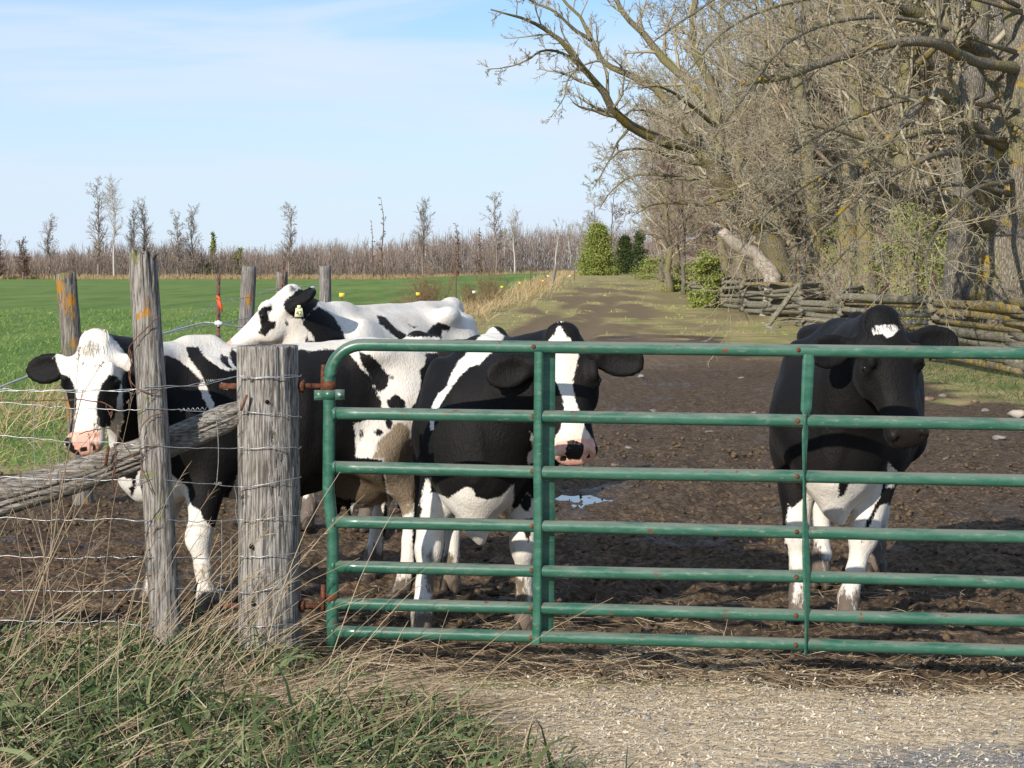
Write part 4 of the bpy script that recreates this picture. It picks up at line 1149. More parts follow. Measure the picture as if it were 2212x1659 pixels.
# --- cow at the left, side on, white face turned to the camera
ops1 = [
 ('w', zA([(300, 800), (330, 770), (400, 680), (470, 600), (560, 560), (640, 570), (720, 640), (780, 720), (840, 780), (820, 840), (790, 850), (770, 880), (775, 1000), (780, 1150), (760, 1230), (720, 1330), (620, 1410), (470, 1410), (400, 1320), (395, 1200), (400, 1050), (375, 960), (360, 870), (340, 820)])),
 ('b', zA([(345, 845), (440, 880), (478, 960), (484, 1040), (474, 1140), (464, 1240), (425, 1310), (380, 1290), (395, 1100), (372, 960)])),
 ('b', zA([(690, 868), (640, 930), (612, 1040), (612, 1180), (650, 1205), (700, 1190), (735, 1100), (748, 1000), (760, 930), (770, 905), (735, 880)])),
 ('b', zA([(100, 750), (350, 760), (375, 830), (360, 960), (100, 960)])),
 ('w', zA([(1000, 600), (1560, 600), (1560, 688), (1460, 700), (1370, 690), (1250, 690), (1170, 690), (1200, 770), (1250, 830), (1285, 885), (1310, 960), (1350, 1040), (1358, 1085), (1325, 1090), (1300, 1050), (1260, 960), (1250, 935), (1282, 915), (1220, 850), (1130, 770), (1040, 740), (980, 720)])),
 ('w', zA([(1245, 680), (1465, 680), (1450, 740), (1465, 790), (1500, 830), (1440, 840), (1390, 825), (1300, 760)])),
 ('b', zA([(1395, 735), (1440, 760), (1450, 800), (1490, 840), (1420, 810), (1390, 770)])),
 ('w', zA([(1395, 920), (1430, 930), (1440, 965), (1410, 955)])),
 ('w', zA([(1460, 700), (1600, 690), (1900, 660), (2300, 640), (2300, 720), (1960, 700), (1900, 700), (1560, 760)])),
 ('w', zB([(735, 90), (765, 150), (800, 185), (830, 180), (845, 250), (870, 150), (890, 80), (930, 100), (930, 900), (860, 560), (800, 400), (745, 260)])),
 ('b', zB([(815, 240), (860, 215), (850, 270), (830, 290)])),
 ('w', zB([(1080, 150), (1130, 190), (1190, 240), (1190, 290), (1210, 350), (1260, 380), (1290, 440), (1330, 480), (1390, 510), (1440, 420), (1430, 330), (1470, 240), (1510, 130), (1560, 240), (1560, 420), (1430, 430), (1440, 1300), (860, 1300), (860, 560)])),
 ('w', zC([(-120, 250), (130, 240), (250, 225), (400, 225), (920, 235), (900, 330), (790, 335), (795, 400), (760, 440), (762, 560), (735, 640), (700, 690), (760, 780), (730, 1000), (700, 1250), (720, 1700), (560, 1700), (550, 1250), (520, 1010), (440, 1000), (350, 1000), (330, 900), (335, 800), (390, 770), (470, 740), (520, 660), (480, 600), (450, 500), (390, 440), (320, 345), (270, 330), (180, 305), (60, 330), (20, 310), (-120, 330)])),
 ('b', zC([(370, 330), (440, 345), (500, 400), (560, 480), (558, 540), (520, 580), (487, 575), (440, 480), (400, 420)])),
 ('b', zC([(-60, 340), (100, 320), (280, 335), (330, 400), (360, 470), (355, 600), (345, 680), (380, 690), (470, 690), (515, 670), (480, 600), (460, 560), (380, 450), (440, 480), (480, 560), (510, 640), (520, 690), (440, 740), (385, 760), (350, 830), (350, 1000), (-60, 1300)])),
 ('b', zC([(545, 635), (605, 598), (665, 640), (672, 688), (560, 682)])), ('b', zC([(555, 465), (592, 485), (590, 505), (568, 498)])),
 ('b', zC([(458, 830), (500, 812), (528, 838), (500, 868)])), ('b', zC([(530, 755), (580, 760), (585, 800), (560, 822)])), 
 ('w', zC([(335, 780), (375, 770), (380, 840), (345, 830)])), ('b', zC([(375, 820), (400, 815), (398, 880), (385, 890)])),
 ('w', zD([(320, 180), (530, 180), (510, 760), (370, 760)])), ('w', zD([(560, 180), (720, 180), (700, 760), (580, 760)])),
]
dirt1 = [(zC([(490, 890), (600, 780), (690, 760), (740, 1000), (730, 1340), (640, 1380), (545, 1250), (515, 1020), (440, 1010)]), 0.85, 1.0),
         (zC([(220, 1060), (520, 1060), (560, 1280), (430, 1330), (330, 1280), (200, 1250)]), 0.95, 0.55),
         (zB([(1190, 720), (1400, 740), (1390, 880), (1200, 840)]), 0.5, 0.8)]
h1 = math.atan2(-0.50, -0.866)
make_cow('cow with a white face and pink nose looking past the corner post', (-1.23, 10.40, -0.03), h1, 1.02,
         P(93, 337, 9.46), (-0.018, -0.26, -0.535), (-0.16, -1, -0.45),
         {'FL': (-1.57, 9.82), 'FR': (-1.90, 10.15), 'BL': (-0.60, 10.52), 'BR': (-0.82, 11.05)}, ops1,
         nosedark=[zA([(500, 1330), (550, 1320), (550, 1350), (510, 1352)]), zA([(410, 1260), (450, 1265), (460, 1330), (510, 1355), (490, 1390), (415, 1390)])], dirt_polys=dirt1, udder=True, ear_pose=(1.0, 0.12, 0.0), tuft=(900, 0.075, False, 0.020))

# --- cow standing straight behind the gate with a white blaze
ops2 = [
 ('w', zC([(1110, 260), (1200, 150), (1290, 230), (1265, 275), (1200, 340), (1130, 410), (1080, 420), (1020, 470), (960, 550), (900, 640), (862, 700), (842, 820), (822, 825), (825, 730), (838, 660), (870, 600), (930, 540), (962, 450), (1000, 390), (1060, 330)])),
 ('w', zC([(1560, 270), (1600, 225), (1640, 150), (1680, 220), (1715, 260), (1762, 340), (1755, 390), (1742, 440), (1722, 540), (1742, 640), (1795, 790), (1860, 900), (1870, 1010), (1780, 1060), (1640, 1050), (1580, 970), (1600, 880), (1650, 810), (1672, 700), (1660, 620), (1632, 550), (1605, 480), (1588, 350)]), 9.35),
 ('w', zC([(790, 1230), (850, 1215), (940, 1255), (1000, 1210), (1050, 1180), (1090, 1190), (1110, 1240), (1180, 1262), (1270, 1240), (1355, 1160), (1350, 1260), (1330, 1350), (1400, 1280), (1440, 1215), (1480, 1270), (1520, 1320), (1540, 1700), (560, 1750), (770, 1350)])),
 ('w', zD([(560, 480), (1560, 480), (1560, 1200), (560, 1200)])),
 ('b', zC([(1388, 1285), (1432, 1225), (1464, 1240), (1450, 1335), (1418, 1332)])), ('b', zC([(1410, 1380), (1472, 1380), (1472, 1420), (1440, 1545), (1413, 1460)])),
 ('w', zC([(1450, 820), (1500, 890), (1510, 1010), (1440, 1040), (1432, 980), (1470, 950)])),
 ('w', zC([(755, 1295), (795, 1130), (825, 1125), (822, 1220), (800, 1360)])),
]
head2 = (0.060, -0.20, -0.55)
make_cow('cow with narrow white blaze and muddy nose, standing head on behind the gate', (-0.13, 10.05, -0.02), math.radians(-93), 1.03,
         P(562, 331, 9.02), head2, (0.06, -1, -0.30),
         {'FL': (0.06, 9.52), 'FR': (-0.43, 9.24), 'BL': (0.11, 10.62), 'BR': (-0.34, 10.80)}, ops2,
         nosedark=[zC([(1690, 890), (1730, 885), (1790, 910), (1792, 960), (1770, 1010), (1700, 1010), (1670, 970), (1710, 930), (1690, 915)]), zC([(1672, 920), (1690, 925), (1690, 945), (1675, 945)])], brisket=1.0, HS=1.06, dirt_polys=[(zD([(775, 600), (930, 600), (940, 740), (790, 770)]), 0.7, 0.35), (zD([(1290, 630), (1430, 630), (1430, 770), (1310, 760)]), 0.7, 0.45), (zD([(690, 860), (830, 860), (820, 1000), (660, 1000)]), 0.55, 0.6)], ear_pose=(1.0, 0.28, 0.10), tuft=(200, 0.025, False, 0.012))

# --- nearly all black cow at the right
ops4 = [
 ('w', zE([(1238, 350), (1270, 318), (1320, 320), (1390, 312), (1418, 345), (1380, 382), (1340, 398), (1312, 370), (1260, 378)]), 9.35),
 ('w', zE([(832, 1305), (1042, 1312), (1035, 1410), (1070, 1392), (1095, 1318), (1315, 1308), (1302, 1390), (1255, 1475), (1345, 1435), (1360, 1700), (690, 1700), (715, 1450), (780, 1440), (832, 1400)])),
 ('w', zF([(640, 160), (700, 160), (1220, 170), (1220, 800), (640, 800)])),
 ('b', zE([(690, 1300), (832, 1300), (832, 1400), (780, 1440), (735, 1480), (715, 1440)])),
 ('w', zE([(1345, 1180), (1405, 1240), (1385, 1345), (1335, 1340)])),
 ('b', zE([(1290, 1410), (1375, 1350), (1362, 1440), (1292, 1455), (1252, 1540), (1222, 1595), (1236, 1520)])),
 ('b', zF([(1090, 250), (1120, 200), (1100, 290), (1062, 390), (1052, 395), (1060, 330)])),
]
h4 = math.atan2(-1.46, -0.36)
make_cow('black cow with a small white forehead star and white legs beyond the bent gate brace', (1.76, 10.25, 0.0), h4, 1.07,
         P(884, 314, 9.10), (0.10, -0.22, -0.56), (0.30, -1, -0.30),
         {'FL': (1.64, 9.52), 'FR': (1.41, 9.60), 'BL': (2.10, 11.25), 'BR': (1.72, 10.85)}, ops4, nosedark=True, brisket=0.55, HS=1.04,
         ear_pose=(1.0, 0.15, 0.05), tuft=(700, 0.05, True, 0.035))

# --- white cow further back with raised head
ops3 = [
 ('b', zA([(1630, 470), (1660, 435), (1720, 430), (1726, 455), (1690, 472), (1705, 530), (1742, 530), (1738, 575), (1700, 590), (1682, 625), (1628, 605), (1650, 560), (1640, 505)])),
 ('b', zA([(1790, 420), (1815, 385), (1880, 330), (1960, 315), (2020, 330), (2020, 400), (1985, 455), (1920, 520), (1850, 505), (1800, 455)])),
 ('b', zA([(1798, 512), (1830, 545), (1812, 562)])),
 ('b', zA([(1905, 545), (1960, 470), (2010, 440), (2070, 470), (2110, 500), (2165, 590), (2195, 665), (2150, 760), (2000, 760), (1990, 640), (1960, 600)])),
 ('b', zA([(1935, 600), (1950, 650), (2010, 670), (2000, 690), (1930, 660)])),
 ('b', zC([(487, 95), (540, 110), (605, 180), (685, 230), (775, 265), (850, 330), (760, 330), (640, 262), (570, 205), (500, 150)])),
 ('b', zC([(800, 205), (830, 168), (880, 140), (950, 165), (945, 200), (900, 190), (892, 250), (885, 300), (800, 265)])),
 ('b', zC([(690, 205), (760, 255), (700, 250)])), ('b', zC([(680, 152), (750, 172), (720, 178)])),
 ('b', zC([(735, 330), (905, 325), (885, 500), (835, 700), (735, 700)])), ('w', zC([(780, 440), (810, 470), (825, 500), (790, 505)])),
]
h3 = math.atan2(-0.85, -0.52)
root3, glob3, hp3, pos3 = make_cow('white cow with black ear and raised head standing behind the side-on cow', (-0.90, 13.55, 0.03), h3, 1.06,
         P(288, 288, 12.75), (-0.41, -0.03, -0.335), (-0.62, -0.10, 0.77),
         {'FL': (-0.98, 12.92), 'FR': (-1.38, 13.1), 'BL': (-0.32, 14.0), 'BR': (-0.75, 14.2)}, ops3, base_white=True, horn=True, extra=True, ear_pose=(0.55, -0.75, -0.10), tuft=(400, 0.04, False, 0.03), h=0.0165)
tagm = NT('ear_tag_plastic', 0.5, 0.4); tagm.color((0.72, 0.74, 0.42))
tp = P(299, 312.5, 12.42)
tr = empty('ear_tag', tuple(tp))
V, Q = box(0, 0, 0, 0.058, 0.004, 0.058); V[:, 0] *= np.where(V[:, 2] > 0, 0.7, 1.0)
link('plate', mesh_np('tag_plate', V, Q, False), tagm.m, tr)
V, Q = box(0, -0.001, 0.035, 0.022, 0.004, 0.022); link('tab', mesh_np('tag_tab', V, Q, False), tagm.m, tr)
ink = NT('tag_ink', 0.6, 0.3); ink.color((0.05, 0.05, 0.04))
cu = bpy.data.curves.new('tag_text', 'FONT'); cu.body = '42'; cu.size = 0.04; cu.align_x = 'CENTER'; cu.align_y = 'CENTER'
ct = bpy.data.objects.new('tmp', cu); COL.objects.link(ct)
dg = bpy.context.evaluated_depsgraph_get(); me = bpy.data.meshes.new_from_object(ct.evaluated_get(dg)); me.name = 'tag_digits'
bpy.data.objects.remove(ct)
o = link('digits', me, ink.m, tr); o.rotation_euler = (math.radians(90), 0, 0); o.location = (0, -0.0045, -0.004)
tag(tr, 'pale yellow ear tag hanging on the black ear of the white cow', 'ear tag')

# ------------------------------------------------------------------ trees
def bark(name, base, dark, lich=0.3, lcol=(0.26, 0.19, 0.035), green=0.25, sc=1.0):
    m = NT(name, 0.9, 0.15)
    v = m.voro(m.mapping((3.2, 3.2, 0.75)), 7 * sc, 'DISTANCE_TO_EDGE')
    n = m.noise(m.mapping((1, 1, 0.3)), 26 * sc, 5, 0.65, 0.4)
    c = m.mix(m.ramp(v, 0.0, 0.22), dark, base)
    c = m.mix(m.ramp(n, 0.4, 0.65, 0.6, 0), c, dark)
    c = m.mix(m.ramp(m.noise(m.mapping(), 1.1, 4, 0.6), 0.60 - 0.3 * green, 0.80 - 0.3 * green, 0, 0.65), c, (0.19, 0.175, 0.06))
    c = m.mix(m.ramp(m.noise(m.mapping(), 1.9, 5, 0.7), 0.68 - 0.25 * lich, 0.76 - 0.25 * lich, 0, 0.85), c, lcol)
    m.color(c); m.bump(m.math('ADD', v, m.math('MULTIPLY', n, 0.5)), 0.9, 0.05)
    return m.m
bark_big = bark('old_bark', (0.27, 0.24, 0.20), (0.09, 0.08, 0.065), 0.25)
bark_lich2 = bark('old_lichened_bark', (0.34, 0.30, 0.235), (0.12, 0.10, 0.075), 0.5, lcol=(0.36, 0.24, 0.03), green=0.4)
bark_lich = bark('lichened_bark', (0.33, 0.285, 0.20), (0.13, 0.11, 0.08), 0.55, green=0.6)
def twig_mat(name, a, b, c3):
    m = NT(name, 0.85, 0.2)
    n = m.noise(m.mapping(), 1.3, 4, 0.65); n2 = m.noise(m.mapping(), 6, 3, 0.6)
    c = m.mix(m.ramp(n, 0.38, 0.62), a, b); c = m.mix(m.ramp(n2, 0.5, 0.7, 0, 0.7), c, c3)
    m.color(c); return m.m
twig_grey = twig_mat('grey_twigs', (0.345, 0.305, 0.215), (0.265, 0.215, 0.135), (0.41, 0.385, 0.30))
twig_brown = twig_mat('brown_twigs', (0.30, 0.24, 0.165), (0.345, 0.295, 0.215), (0.21, 0.15, 0.10))
twig_red = twig_mat('reddish_twigs', (0.22, 0.155, 0.13), (0.26, 0.20, 0.17), (0.19, 0.13, 0.11))

def grow(S, D, L, R, npts, wob, trop, r_end=0.25):
    """grow N branches at once: start, direction, length, base radius -> polylines and radii"""
    N = len(S); Pt = np.zeros((N, npts, 3)); Pt[:, 0] = S; d = norm(D).copy()
    st = (L / (npts - 1))[:, None]
    for i in range(1, npts):
        d = norm(d + rng.normal(0, wob, (N, 3)) + np.asarray(trop)[None, :] * (i / npts))
        Pt[:, i] = Pt[:, i - 1] + d * st
    t = np.linspace(0, 1, npts)
    return Pt, R[:, None] * (1 - (1 - r_end) * t[None, :])
def kids(Pt, Rd, n, t0, ang, ratio, rfac, L, lean=(0, 0, 0), rmin=0.0):
    """n children on every branch"""
    N, k, _ = Pt.shape
    t = t0 + (1 - t0) * (np.tile(np.arange(n), N) + U(0, 1, N * n)) / n
    pi = np.repeat(np.arange(N), n)
    f = np.clip(t * (k - 1), 0, k - 1.001); i = f.astype(int); u = (f - i)[:, None]
    S = Pt[pi, i] * (1 - u) + Pt[pi, i + 1] * u
    d = norm(Pt[pi, i + 1] - Pt[pi, i])
    r = Rd[pi, i] * (1 - u[:, 0]) + Rd[pi, i + 1] * u[:, 0]
    perp = rng.normal(0, 1, (N * n, 3)); perp = norm(perp - d * (perp * d).sum(1, keepdims=True))
    a = ang[0] + (ang[1] - ang[0]) * U(0, 1, N * n)
    D = d * np.cos(a)[:, None] + perp * np.sin(a)[:, None] + np.asarray(lean)
    Lc = L[pi] * ratio * (1 - 0.45 * t) * U(0.55, 1.25, N * n)
    return S, norm(D), Lc, np.maximum(r * rfac, rmin), pi
def crown_levels(Pt, Rd, L, spec, mb, seeds=None):
    """spec: list of dicts for each further level; adds tubes to mb"""
    for sp in spec:
        S, D, Lc, Rc, _ = kids(Pt, Rd, sp['n'], sp.get('t0', 0.2), sp.get('ang', (0.5, 1.1)), sp['ratio'], sp.get('rf', 0.6), L, sp.get('lean', (0, 0, 0.1)), sp.get('rmin', 0.002))
        Rc = np.minimum(Rc, sp.get('rmax', 9))
        Pt, Rd = grow(S, D, Lc, Rc, sp.get('k', 5), sp.get('wob', 0.18), sp.get('trop', (0, 0, 0.05)), sp.get('re', 0.3))
        L = Lc
        mb.add(*tubes(Pt, Rd, sp.get('sides', 3)))
    return Pt, Rd, L
def limb_from(pts, n=16): return spline(np.array(pts, float), n)
class Tree:
    def __init__(s, name, base, label, group, bmat, tmat):
        s.root = empty(name, tuple(base)); s.o = np.asarray(base, float); s.b = bmat; s.t = tmat
        tag(s.root, label, 'tree', group)
        s.crown = MB(); s.limbs = []
    def limb(s, pts, r0, r1, part='limb', sides=10, n=18, gnarl=0.04):
        q = limb_from(pts, n)
        q[1:-1] += rng.normal(0, gnarl * r0 * 2, (n - 2, 3))
        L = np.linalg.norm(np.diff(q, axis=0), axis=1).sum()
        r = np.linspace(r0, r1, n) * (1 + 0.06 * rng.normal(0, 1, n))
        if part == 'trunk': r[:3] *= [1.25, 1.1, 1.02]
        b = MB(); b.add(*tube1(q - s.o, r, sides)); b.build(part, s.b, s.root)
        s.limbs.append((q, r, L)); return q
    def finish(s, spec, part='crown'):
        k = 18
        Pt = np.stack([q if len(q) == k else spline(q, k) for q, r, L in s.limbs]); Rd = np.stack([r if len(r) == k else np.interp(np.linspace(0, 1, k), np.linspace(0, 1, len(r)), r) for q, r, L in s.limbs])
        L = np.array([x[2] for x in s.limbs])
        crown_levels(Pt - s.o, Rd, L, spec, s.crown)
        return s.crown.build(part, s.t, s.root, smooth=True)
def spec3(n1, n2, n3, r1=0.45, r2=0.42, r3=0.42, rt=0.006, droop=0.0, n4=0):
    sp = [dict(n=n1, ratio=r1, t0=0.25, rf=0.5, k=7, wob=0.16, trop=(0, 0, 0.10 - droop), ang=(0.45, 1.1), sides=4, rmax=0.09),
          dict(n=n2, ratio=r2, t0=0.15, rf=0.55, k=4, wob=0.2, trop=(0, 0, 0.06 - droop), ang=(0.5, 1.1), sides=3, rmin=rt * 1.3, rmax=0.03),
          dict(n=n3, ratio=r3, t0=0.1, rf=0.6, k=3, wob=0.2, trop=(0, 0, 0.08 - droop), ang=(0.4, 1.0), sides=3, rmin=rt, re=0.5, rmax=0.015)]
    if n4: sp.append(dict(n=n4, ratio=0.5, t0=0.1, rf=0.6, k=3, wob=0.2, ang=(0.4, 1.0), sides=3, rmin=rt * 0.85, re=0.6, rmax=0.01))
    return sp
zH = lambda x, y, d: P(475 + x * 0.1582, y * 0.1582, d)       # view of the upper middle of the photograph
zI = lambda x, y, d: P(700 + x * 0.1507, y * 0.1507, d)       # view of the upper right
def gb(px, d, dz=0.0):
    x = (px - CX) / F_PX * d
    return np.array([x, d, zg(x, d) - 0.1 + dz])
GT = 'bare trees behind the split rail fence'
# leaning tree reaching out over the lane
t = Tree('bare_tree', gb(792, 72), 'leaning bare tree whose long limbs reach out over the farm lane', GT, bark_lich, twig_grey)
b0 = t.o
tr = t.limb([b0, zH(1900, 1600, 71.6), zH(1760, 1400, 71), zH(1600, 1210, 70), zH(1490, 1040, 69.3), zH(1440, 960, 69), zH(1400, 930, 69)], 0.52, 0.25, 'trunk', 12)
t.limb([zH(1420, 945, 69), zH(1330, 915, 68.7), zH(1200, 895, 68), zH(1000, 805, 67), zH(870, 690, 66), zH(800, 560, 65.5), zH(700, 450, 65), zH(620, 340, 64.5), zH(520, 240, 64), zH(430, 180, 64), zH(300, 120, 63), zH(100, 60, 62)], 0.22, 0.025, 'limb')
t.limb([zH(1490, 1040, 69.3), zH(1400, 880, 70), zH(1330, 780, 70.5), zH(1270, 690, 71), zH(1130, 560, 71), zH(950, 460, 71), zH(800, 390, 71), zH(740, 260, 71), zH(680, 130, 71), zH(560, 0, 71), zH(470, -120, 71)], 0.22, 0.03, 'limb')
t.limb([zH(1600, 1210, 70), zH(1540, 950, 71), zH(1520, 720, 72), zH(1400, 560, 72.5), zH(1200, 380, 73), zH(1080, 230, 73), zH(950, 100, 73), zH(900, 0, 73), zH(800, -250, 73)], 0.30, 0.05, 'limb')
t.limb([zH(1520, 720, 72), zH(1500, 560, 72), zH(1430, 400, 72), zH(1390, 330, 72), zH(1370, 150, 72), zH(1400, -50, 72), zH(1380, -300, 72)], 0.2, 0.06, 'limb')
t.limb([zH(700, 450, 65), zH(560, 340, 65), zH(430, 320, 64.5), zH(330, 380, 64), zH(220, 420, 64), zH(80, 440, 63.5)], 0.06, 0.012, 'limb')
t.limb([zH(740, 260, 71), zH(620, 180, 70.5), zH(500, 70, 70), zH(380, 20, 70), zH(250, -60, 69)], 0.08, 0.02, 'limb')
t.limb([zH(975, 800, 67), zH(960, 830, 66.8), zH(900, 900, 66.5), zH(860, 990, 66), zH(800, 1100, 66), zH(740, 1200, 65.5)], 0.05, 0.012, 'limb')
t.limb([zH(800, 560, 65.5), zH(740, 500, 65), zH(660, 440, 65), zH(590, 500, 64.5), zH(560, 620, 64), zH(480, 740, 64)], 0.05, 0.01, 'limb')
for pts_ in (((1500, 1040), (1300, 1010), (1100, 960), (930, 960), (820, 1040)), ((1540, 1100), (1350, 1130), (1150, 1100), (980, 1120), (860, 1220), (800, 1330)), ((1450, 960), (1300, 800), (1150, 720), (1000, 700), (880, 760)), ((1620, 1230), (1450, 1280), (1280, 1270), (1120, 1300), (1000, 1380)), ((1530, 800), (1350, 650), (1180, 560), (1040, 560))):
    ds = np.linspace(69.5, U(64, 74), len(pts_)); t.limb([zH(x + U(-15, 15), y + U(-15, 15), d_) for (x, y), d_ in zip(pts_, ds)], 0.10, 0.012, 'limb', 7)
t.finish(spec3(13, 8, 7, 0.24, 0.45, 0.45, 0.008))
# upright lichened trunk
t = Tree('bare_tree', gb(908, 54), 'upright bare tree with mustard lichened trunk behind the middle of the rail fence', GT, bark_lich, twig_grey)
b0 = t.o
t.limb([b0, PV(1962, 560, 54), PV(1955, 420, 54), PV(1958, 280, 54), PV(1960, 150, 54), PV(1965, 30, 54), PV(1960, -120, 54), PV(1940, -300, 54)], 0.50, 0.16, 'trunk', 12)
for a, bb in (((1958, 330), (1700, 260)), ((1958, 250), (1720, 120)), ((1960, 160), (2180, 20)), ((1958, 300), (2200, 250)), ((1962, 100), (1800, -120)), ((1956, 420), (1760, 390)), ((1956, 440), (2150, 420))):
    A_ = PV(*a, 54); B_ = PV(*bb, 54 + U(-5, 3)); mid = (A_ + B_) / 2 + [U(-.4, .4), U(-1, 1), U(-.2, .7)]
    t.limb([A_, mid, B_], 0.14, 0.02, 'limb', 8)
t.finish(spec3(14, 9, 7, 0.34, 0.45, 0.45, 0.0085))
# massive trunk at the right
t = Tree('bare_tree', gb(1016, 41), 'massive old tree with furrowed pale bark at the near end of the rail fence', GT, bark_lich2, twig_grey)
b0 = t.o
t.limb([b0, PV(2180, 640, 41), PV(2172, 540, 41), PV(2175, 480, 41), PV(2185, 380, 41), PV(2200, 260, 41), PV(2215, 120, 41), PV(2230, -60, 41)], 0.76, 0.42, 'trunk', 16)
t.limb([PV(2165, 500, 41), PV(2090, 460, 40), PV(2010, 430, 39), PV(1900, 405, 38), PV(1840, 400, 37), PV(1780, 380, 36)], 0.28, 0.06, 'limb', 10)
t.limb([PV(2205, 240, 41), PV(2130, 130, 41), PV(2060, 70, 40), PV(2000, 40, 39), PV(1900, -20, 38)], 0.27, 0.12, 'limb', 10)
t.limb([PV(2180, 330, 41), PV(2080, 250, 39), PV(2020, 200, 38), PV(1940, 280, 37), PV(1830, 400, 36), PV(1790, 470, 35)], 0.14, 0.04, 'limb', 8)
t.limb([PV(2210, 150, 41), PV(2100, 130, 39), PV(2010, 90, 37), PV(1900, 100, 36), PV(1780, 135, 35), PV(1690, 165, 34), PV(1600, 180, 34)], 0.14, 0.06, 'limb', 8)
t.limb([PV(2190, 360, 41), PV(2060, 330, 38), PV(1960, 360, 36), PV(1860, 420, 35), PV(1760, 510, 34), PV(1700, 540, 34)], 0.10, 0.02, 'limb', 8)
t.limb([PV(2185, 320, 41), PV(2250, 250, 40), PV(2330, 200, 39)], 0.2, 0.1, 'limb', 8)
t.limb([PV(2165, 470, 41), PV(2100, 380, 40), PV(2085, 260, 39), PV(2050, 90, 39), PV(2030, -100, 39)], 0.22, 0.1, 'limb', 8)
for (pts_) in (((2200, 40), (1980, -30), (1760, -10), (1580, 60), (1480, 150)), ((2200, 100), (1950, 30), (1740, 80), (1600, 220), (1530, 330)), ((2190, 250), (1980, 200), (1790, 270), (1640, 390), (1540, 470)),
               ((2180, 300), (2020, 290), (1850, 330), (1690, 440), (1590, 540)), ((2175, 420), (2060, 400), (1950, 450), (1850, 530), (1780, 590)), ((2200, 0), (1900, -120), (1650, -60), (1500, 20), (1400, 110)), ((2190, 380), (2120, 400), (2060, 460), (2010, 540), (1990, 600))):
    n_ = len(pts_); ds = np.linspace(40.5, 31 + U(-2, 3), n_)
    t.limb([PV(x + U(-15, 15), y + U(-15, 15), d_) for (x, y), d_ in zip(pts_, ds)], 0.055, 0.012, 'limb', 7)
sp_ = spec3(15, 9, 6, 0.24, 0.42, 0.45, 0.0056, droop=0.06); sp_[0]['t0'] = 0.42; t.finish(sp_)
# more trunks along the fence
for (px_, d, lab, r, lean, bm, tops) in (
    (841, 66, 'bare tree with yellow lichened lower trunk behind the leaning fence stake', 0.42, 4, bark_lich, 0),
    (868, 60, 'slender bare tree with lichened trunk next to the upright lichened tree', 0.30, -3, bark_lich, 1),
    (820, 80, 'bare tree with dull green trunk just behind the broken pale snag', 0.40, -6, bark_lich, 2),
    (955, 44, 'bare tree with brown shaded trunk between upright and massive trees', 0.34, 6, bark_big, 3)):
    t = Tree('bare_tree', gb(px_, d), lab, GT, bm, twig_grey if tops % 2 else twig_brown)
    b0 = t.o; x = b0[0]
    H = 17 + 2 * tops
    q = t.limb([b0, b0 + [lean * 0.05, 0, H * 0.2], b0 + [lean * 0.14, 0.3, H * 0.45], b0 + [lean * 0.25, 0.5, H * 0.7], b0 + [lean * 0.3, 0.5, H]], r, 0.05, 'trunk', 10)
    for i_ in range(8):
        k = int(4 + i_ * 1.5); a = U(0, 6.28); l = U(3.0, 6.5) * (1.1 - k / 22)
        A_ = q[k]; v = np.array([math.cos(a), math.sin(a), U(0.1, 0.9)])
        t.limb([A_, A_ + v * l * 0.5 + [0, 0, 0.2], A_ + v * l + [0, 0, -0.3]], r * 0.38 * (1.1 - k / 22), 0.015, 'limb', 7)
    t.finish(spec3(11, 8, 6, 0.38, 0.45, 0.45, 0.010))
# template trees for the depth of the wood, shared mesh data
def template(seed, H, r, tm, bm, lean):
    global rng
    rng = np.random.default_rng(seed)
    root = empty('bare_tree', (0, 0, 0))
    q = limb_from([(0, 0, -0.2), (0.1 * lean, 0, H * 0.2), (lean * 0.4, 0.2, H * 0.5), (lean, 0, H)], 18); q[2:-1] += rng.normal(0, 0.09, (15, 3))
    rr = np.linspace(r, 0.03, 18); rr[0] *= 1.25
    b = MB(); b.add(*tube1(q, rr, 9)); b.build('trunk', bm, root)
    mb = MB()
    n = 16
    S, D, Lc, Rc, _ = kids(q[None], rr[None], n, 0.16, (0.5, 1.25), 0.42, 0.45, np.array([H]), (0, 0, 0.15))
    Pt, Rd = grow(S, D, Lc, Rc, 8, 0.13, (0, 0, 0.10), 0.15)
    mb.add(*tubes(Pt, Rd, 5))
    crown_levels(Pt, Rd, Lc, spec3(10, 7, 6, 0.44, 0.5, 0.5, 0.0125)[0:3], mb)
    mb.build('crown', tm, root)
    return root
tmpl = [template(101, 15, 0.28, twig_grey, bark_lich, -2.0), template(102, 13, 0.22, twig_brown, bark_big, -1.2), template(103, 17, 0.30, twig_brown, bark_lich, 1.0), template(104, 11, 0.16, twig_red, bark_big, -0.6)]
rng = np.random.default_rng(77)
def copy_tree(o, parent=None):
    c = o.copy(); COL.objects.link(c); c.parent = parent
    for ch in o.children: copy_tree(ch, c)
    return c
used = set()
def place(src, x, y, s, rz, label, group, zoff=0.0):
    if src.name not in used: used.add(src.name); o = src
    else: o = copy_tree(src)
    o.location = (x, y, zg(x, y) + zoff); o.scale = (s, s, s); o.rotation_euler = (0, 0, rz)
    tag(o, label, 'tree', group)
    return o
row = [(11.0, 92, 1.05), (12.6, 101, 0.9), (12.2, 113, 1.05), (14.0, 127, 1.0), (14.2, 143, 1.1), (16.2, 160, 0.95), (17.5, 182, 1.0), (19.5, 206, 1.0), (13.8, 84, 1.15), (16.5, 96, 1.2), (18.5, 118, 1.2)]
for i_ in range(12): y_ = 112 + i_ * 6.5; row.append((lane_x(y_) + 4.0 + U(-0.3, 0.9), y_, U(0.72, 0.95)))
for i_ in range(26): y_ = 84 + i_ * 5.2; row.append((9.2 + 0.055 * (y_ - 65) + 2.2 + U(-0.6, 3.2), y_, U(0.7, 1.05)))
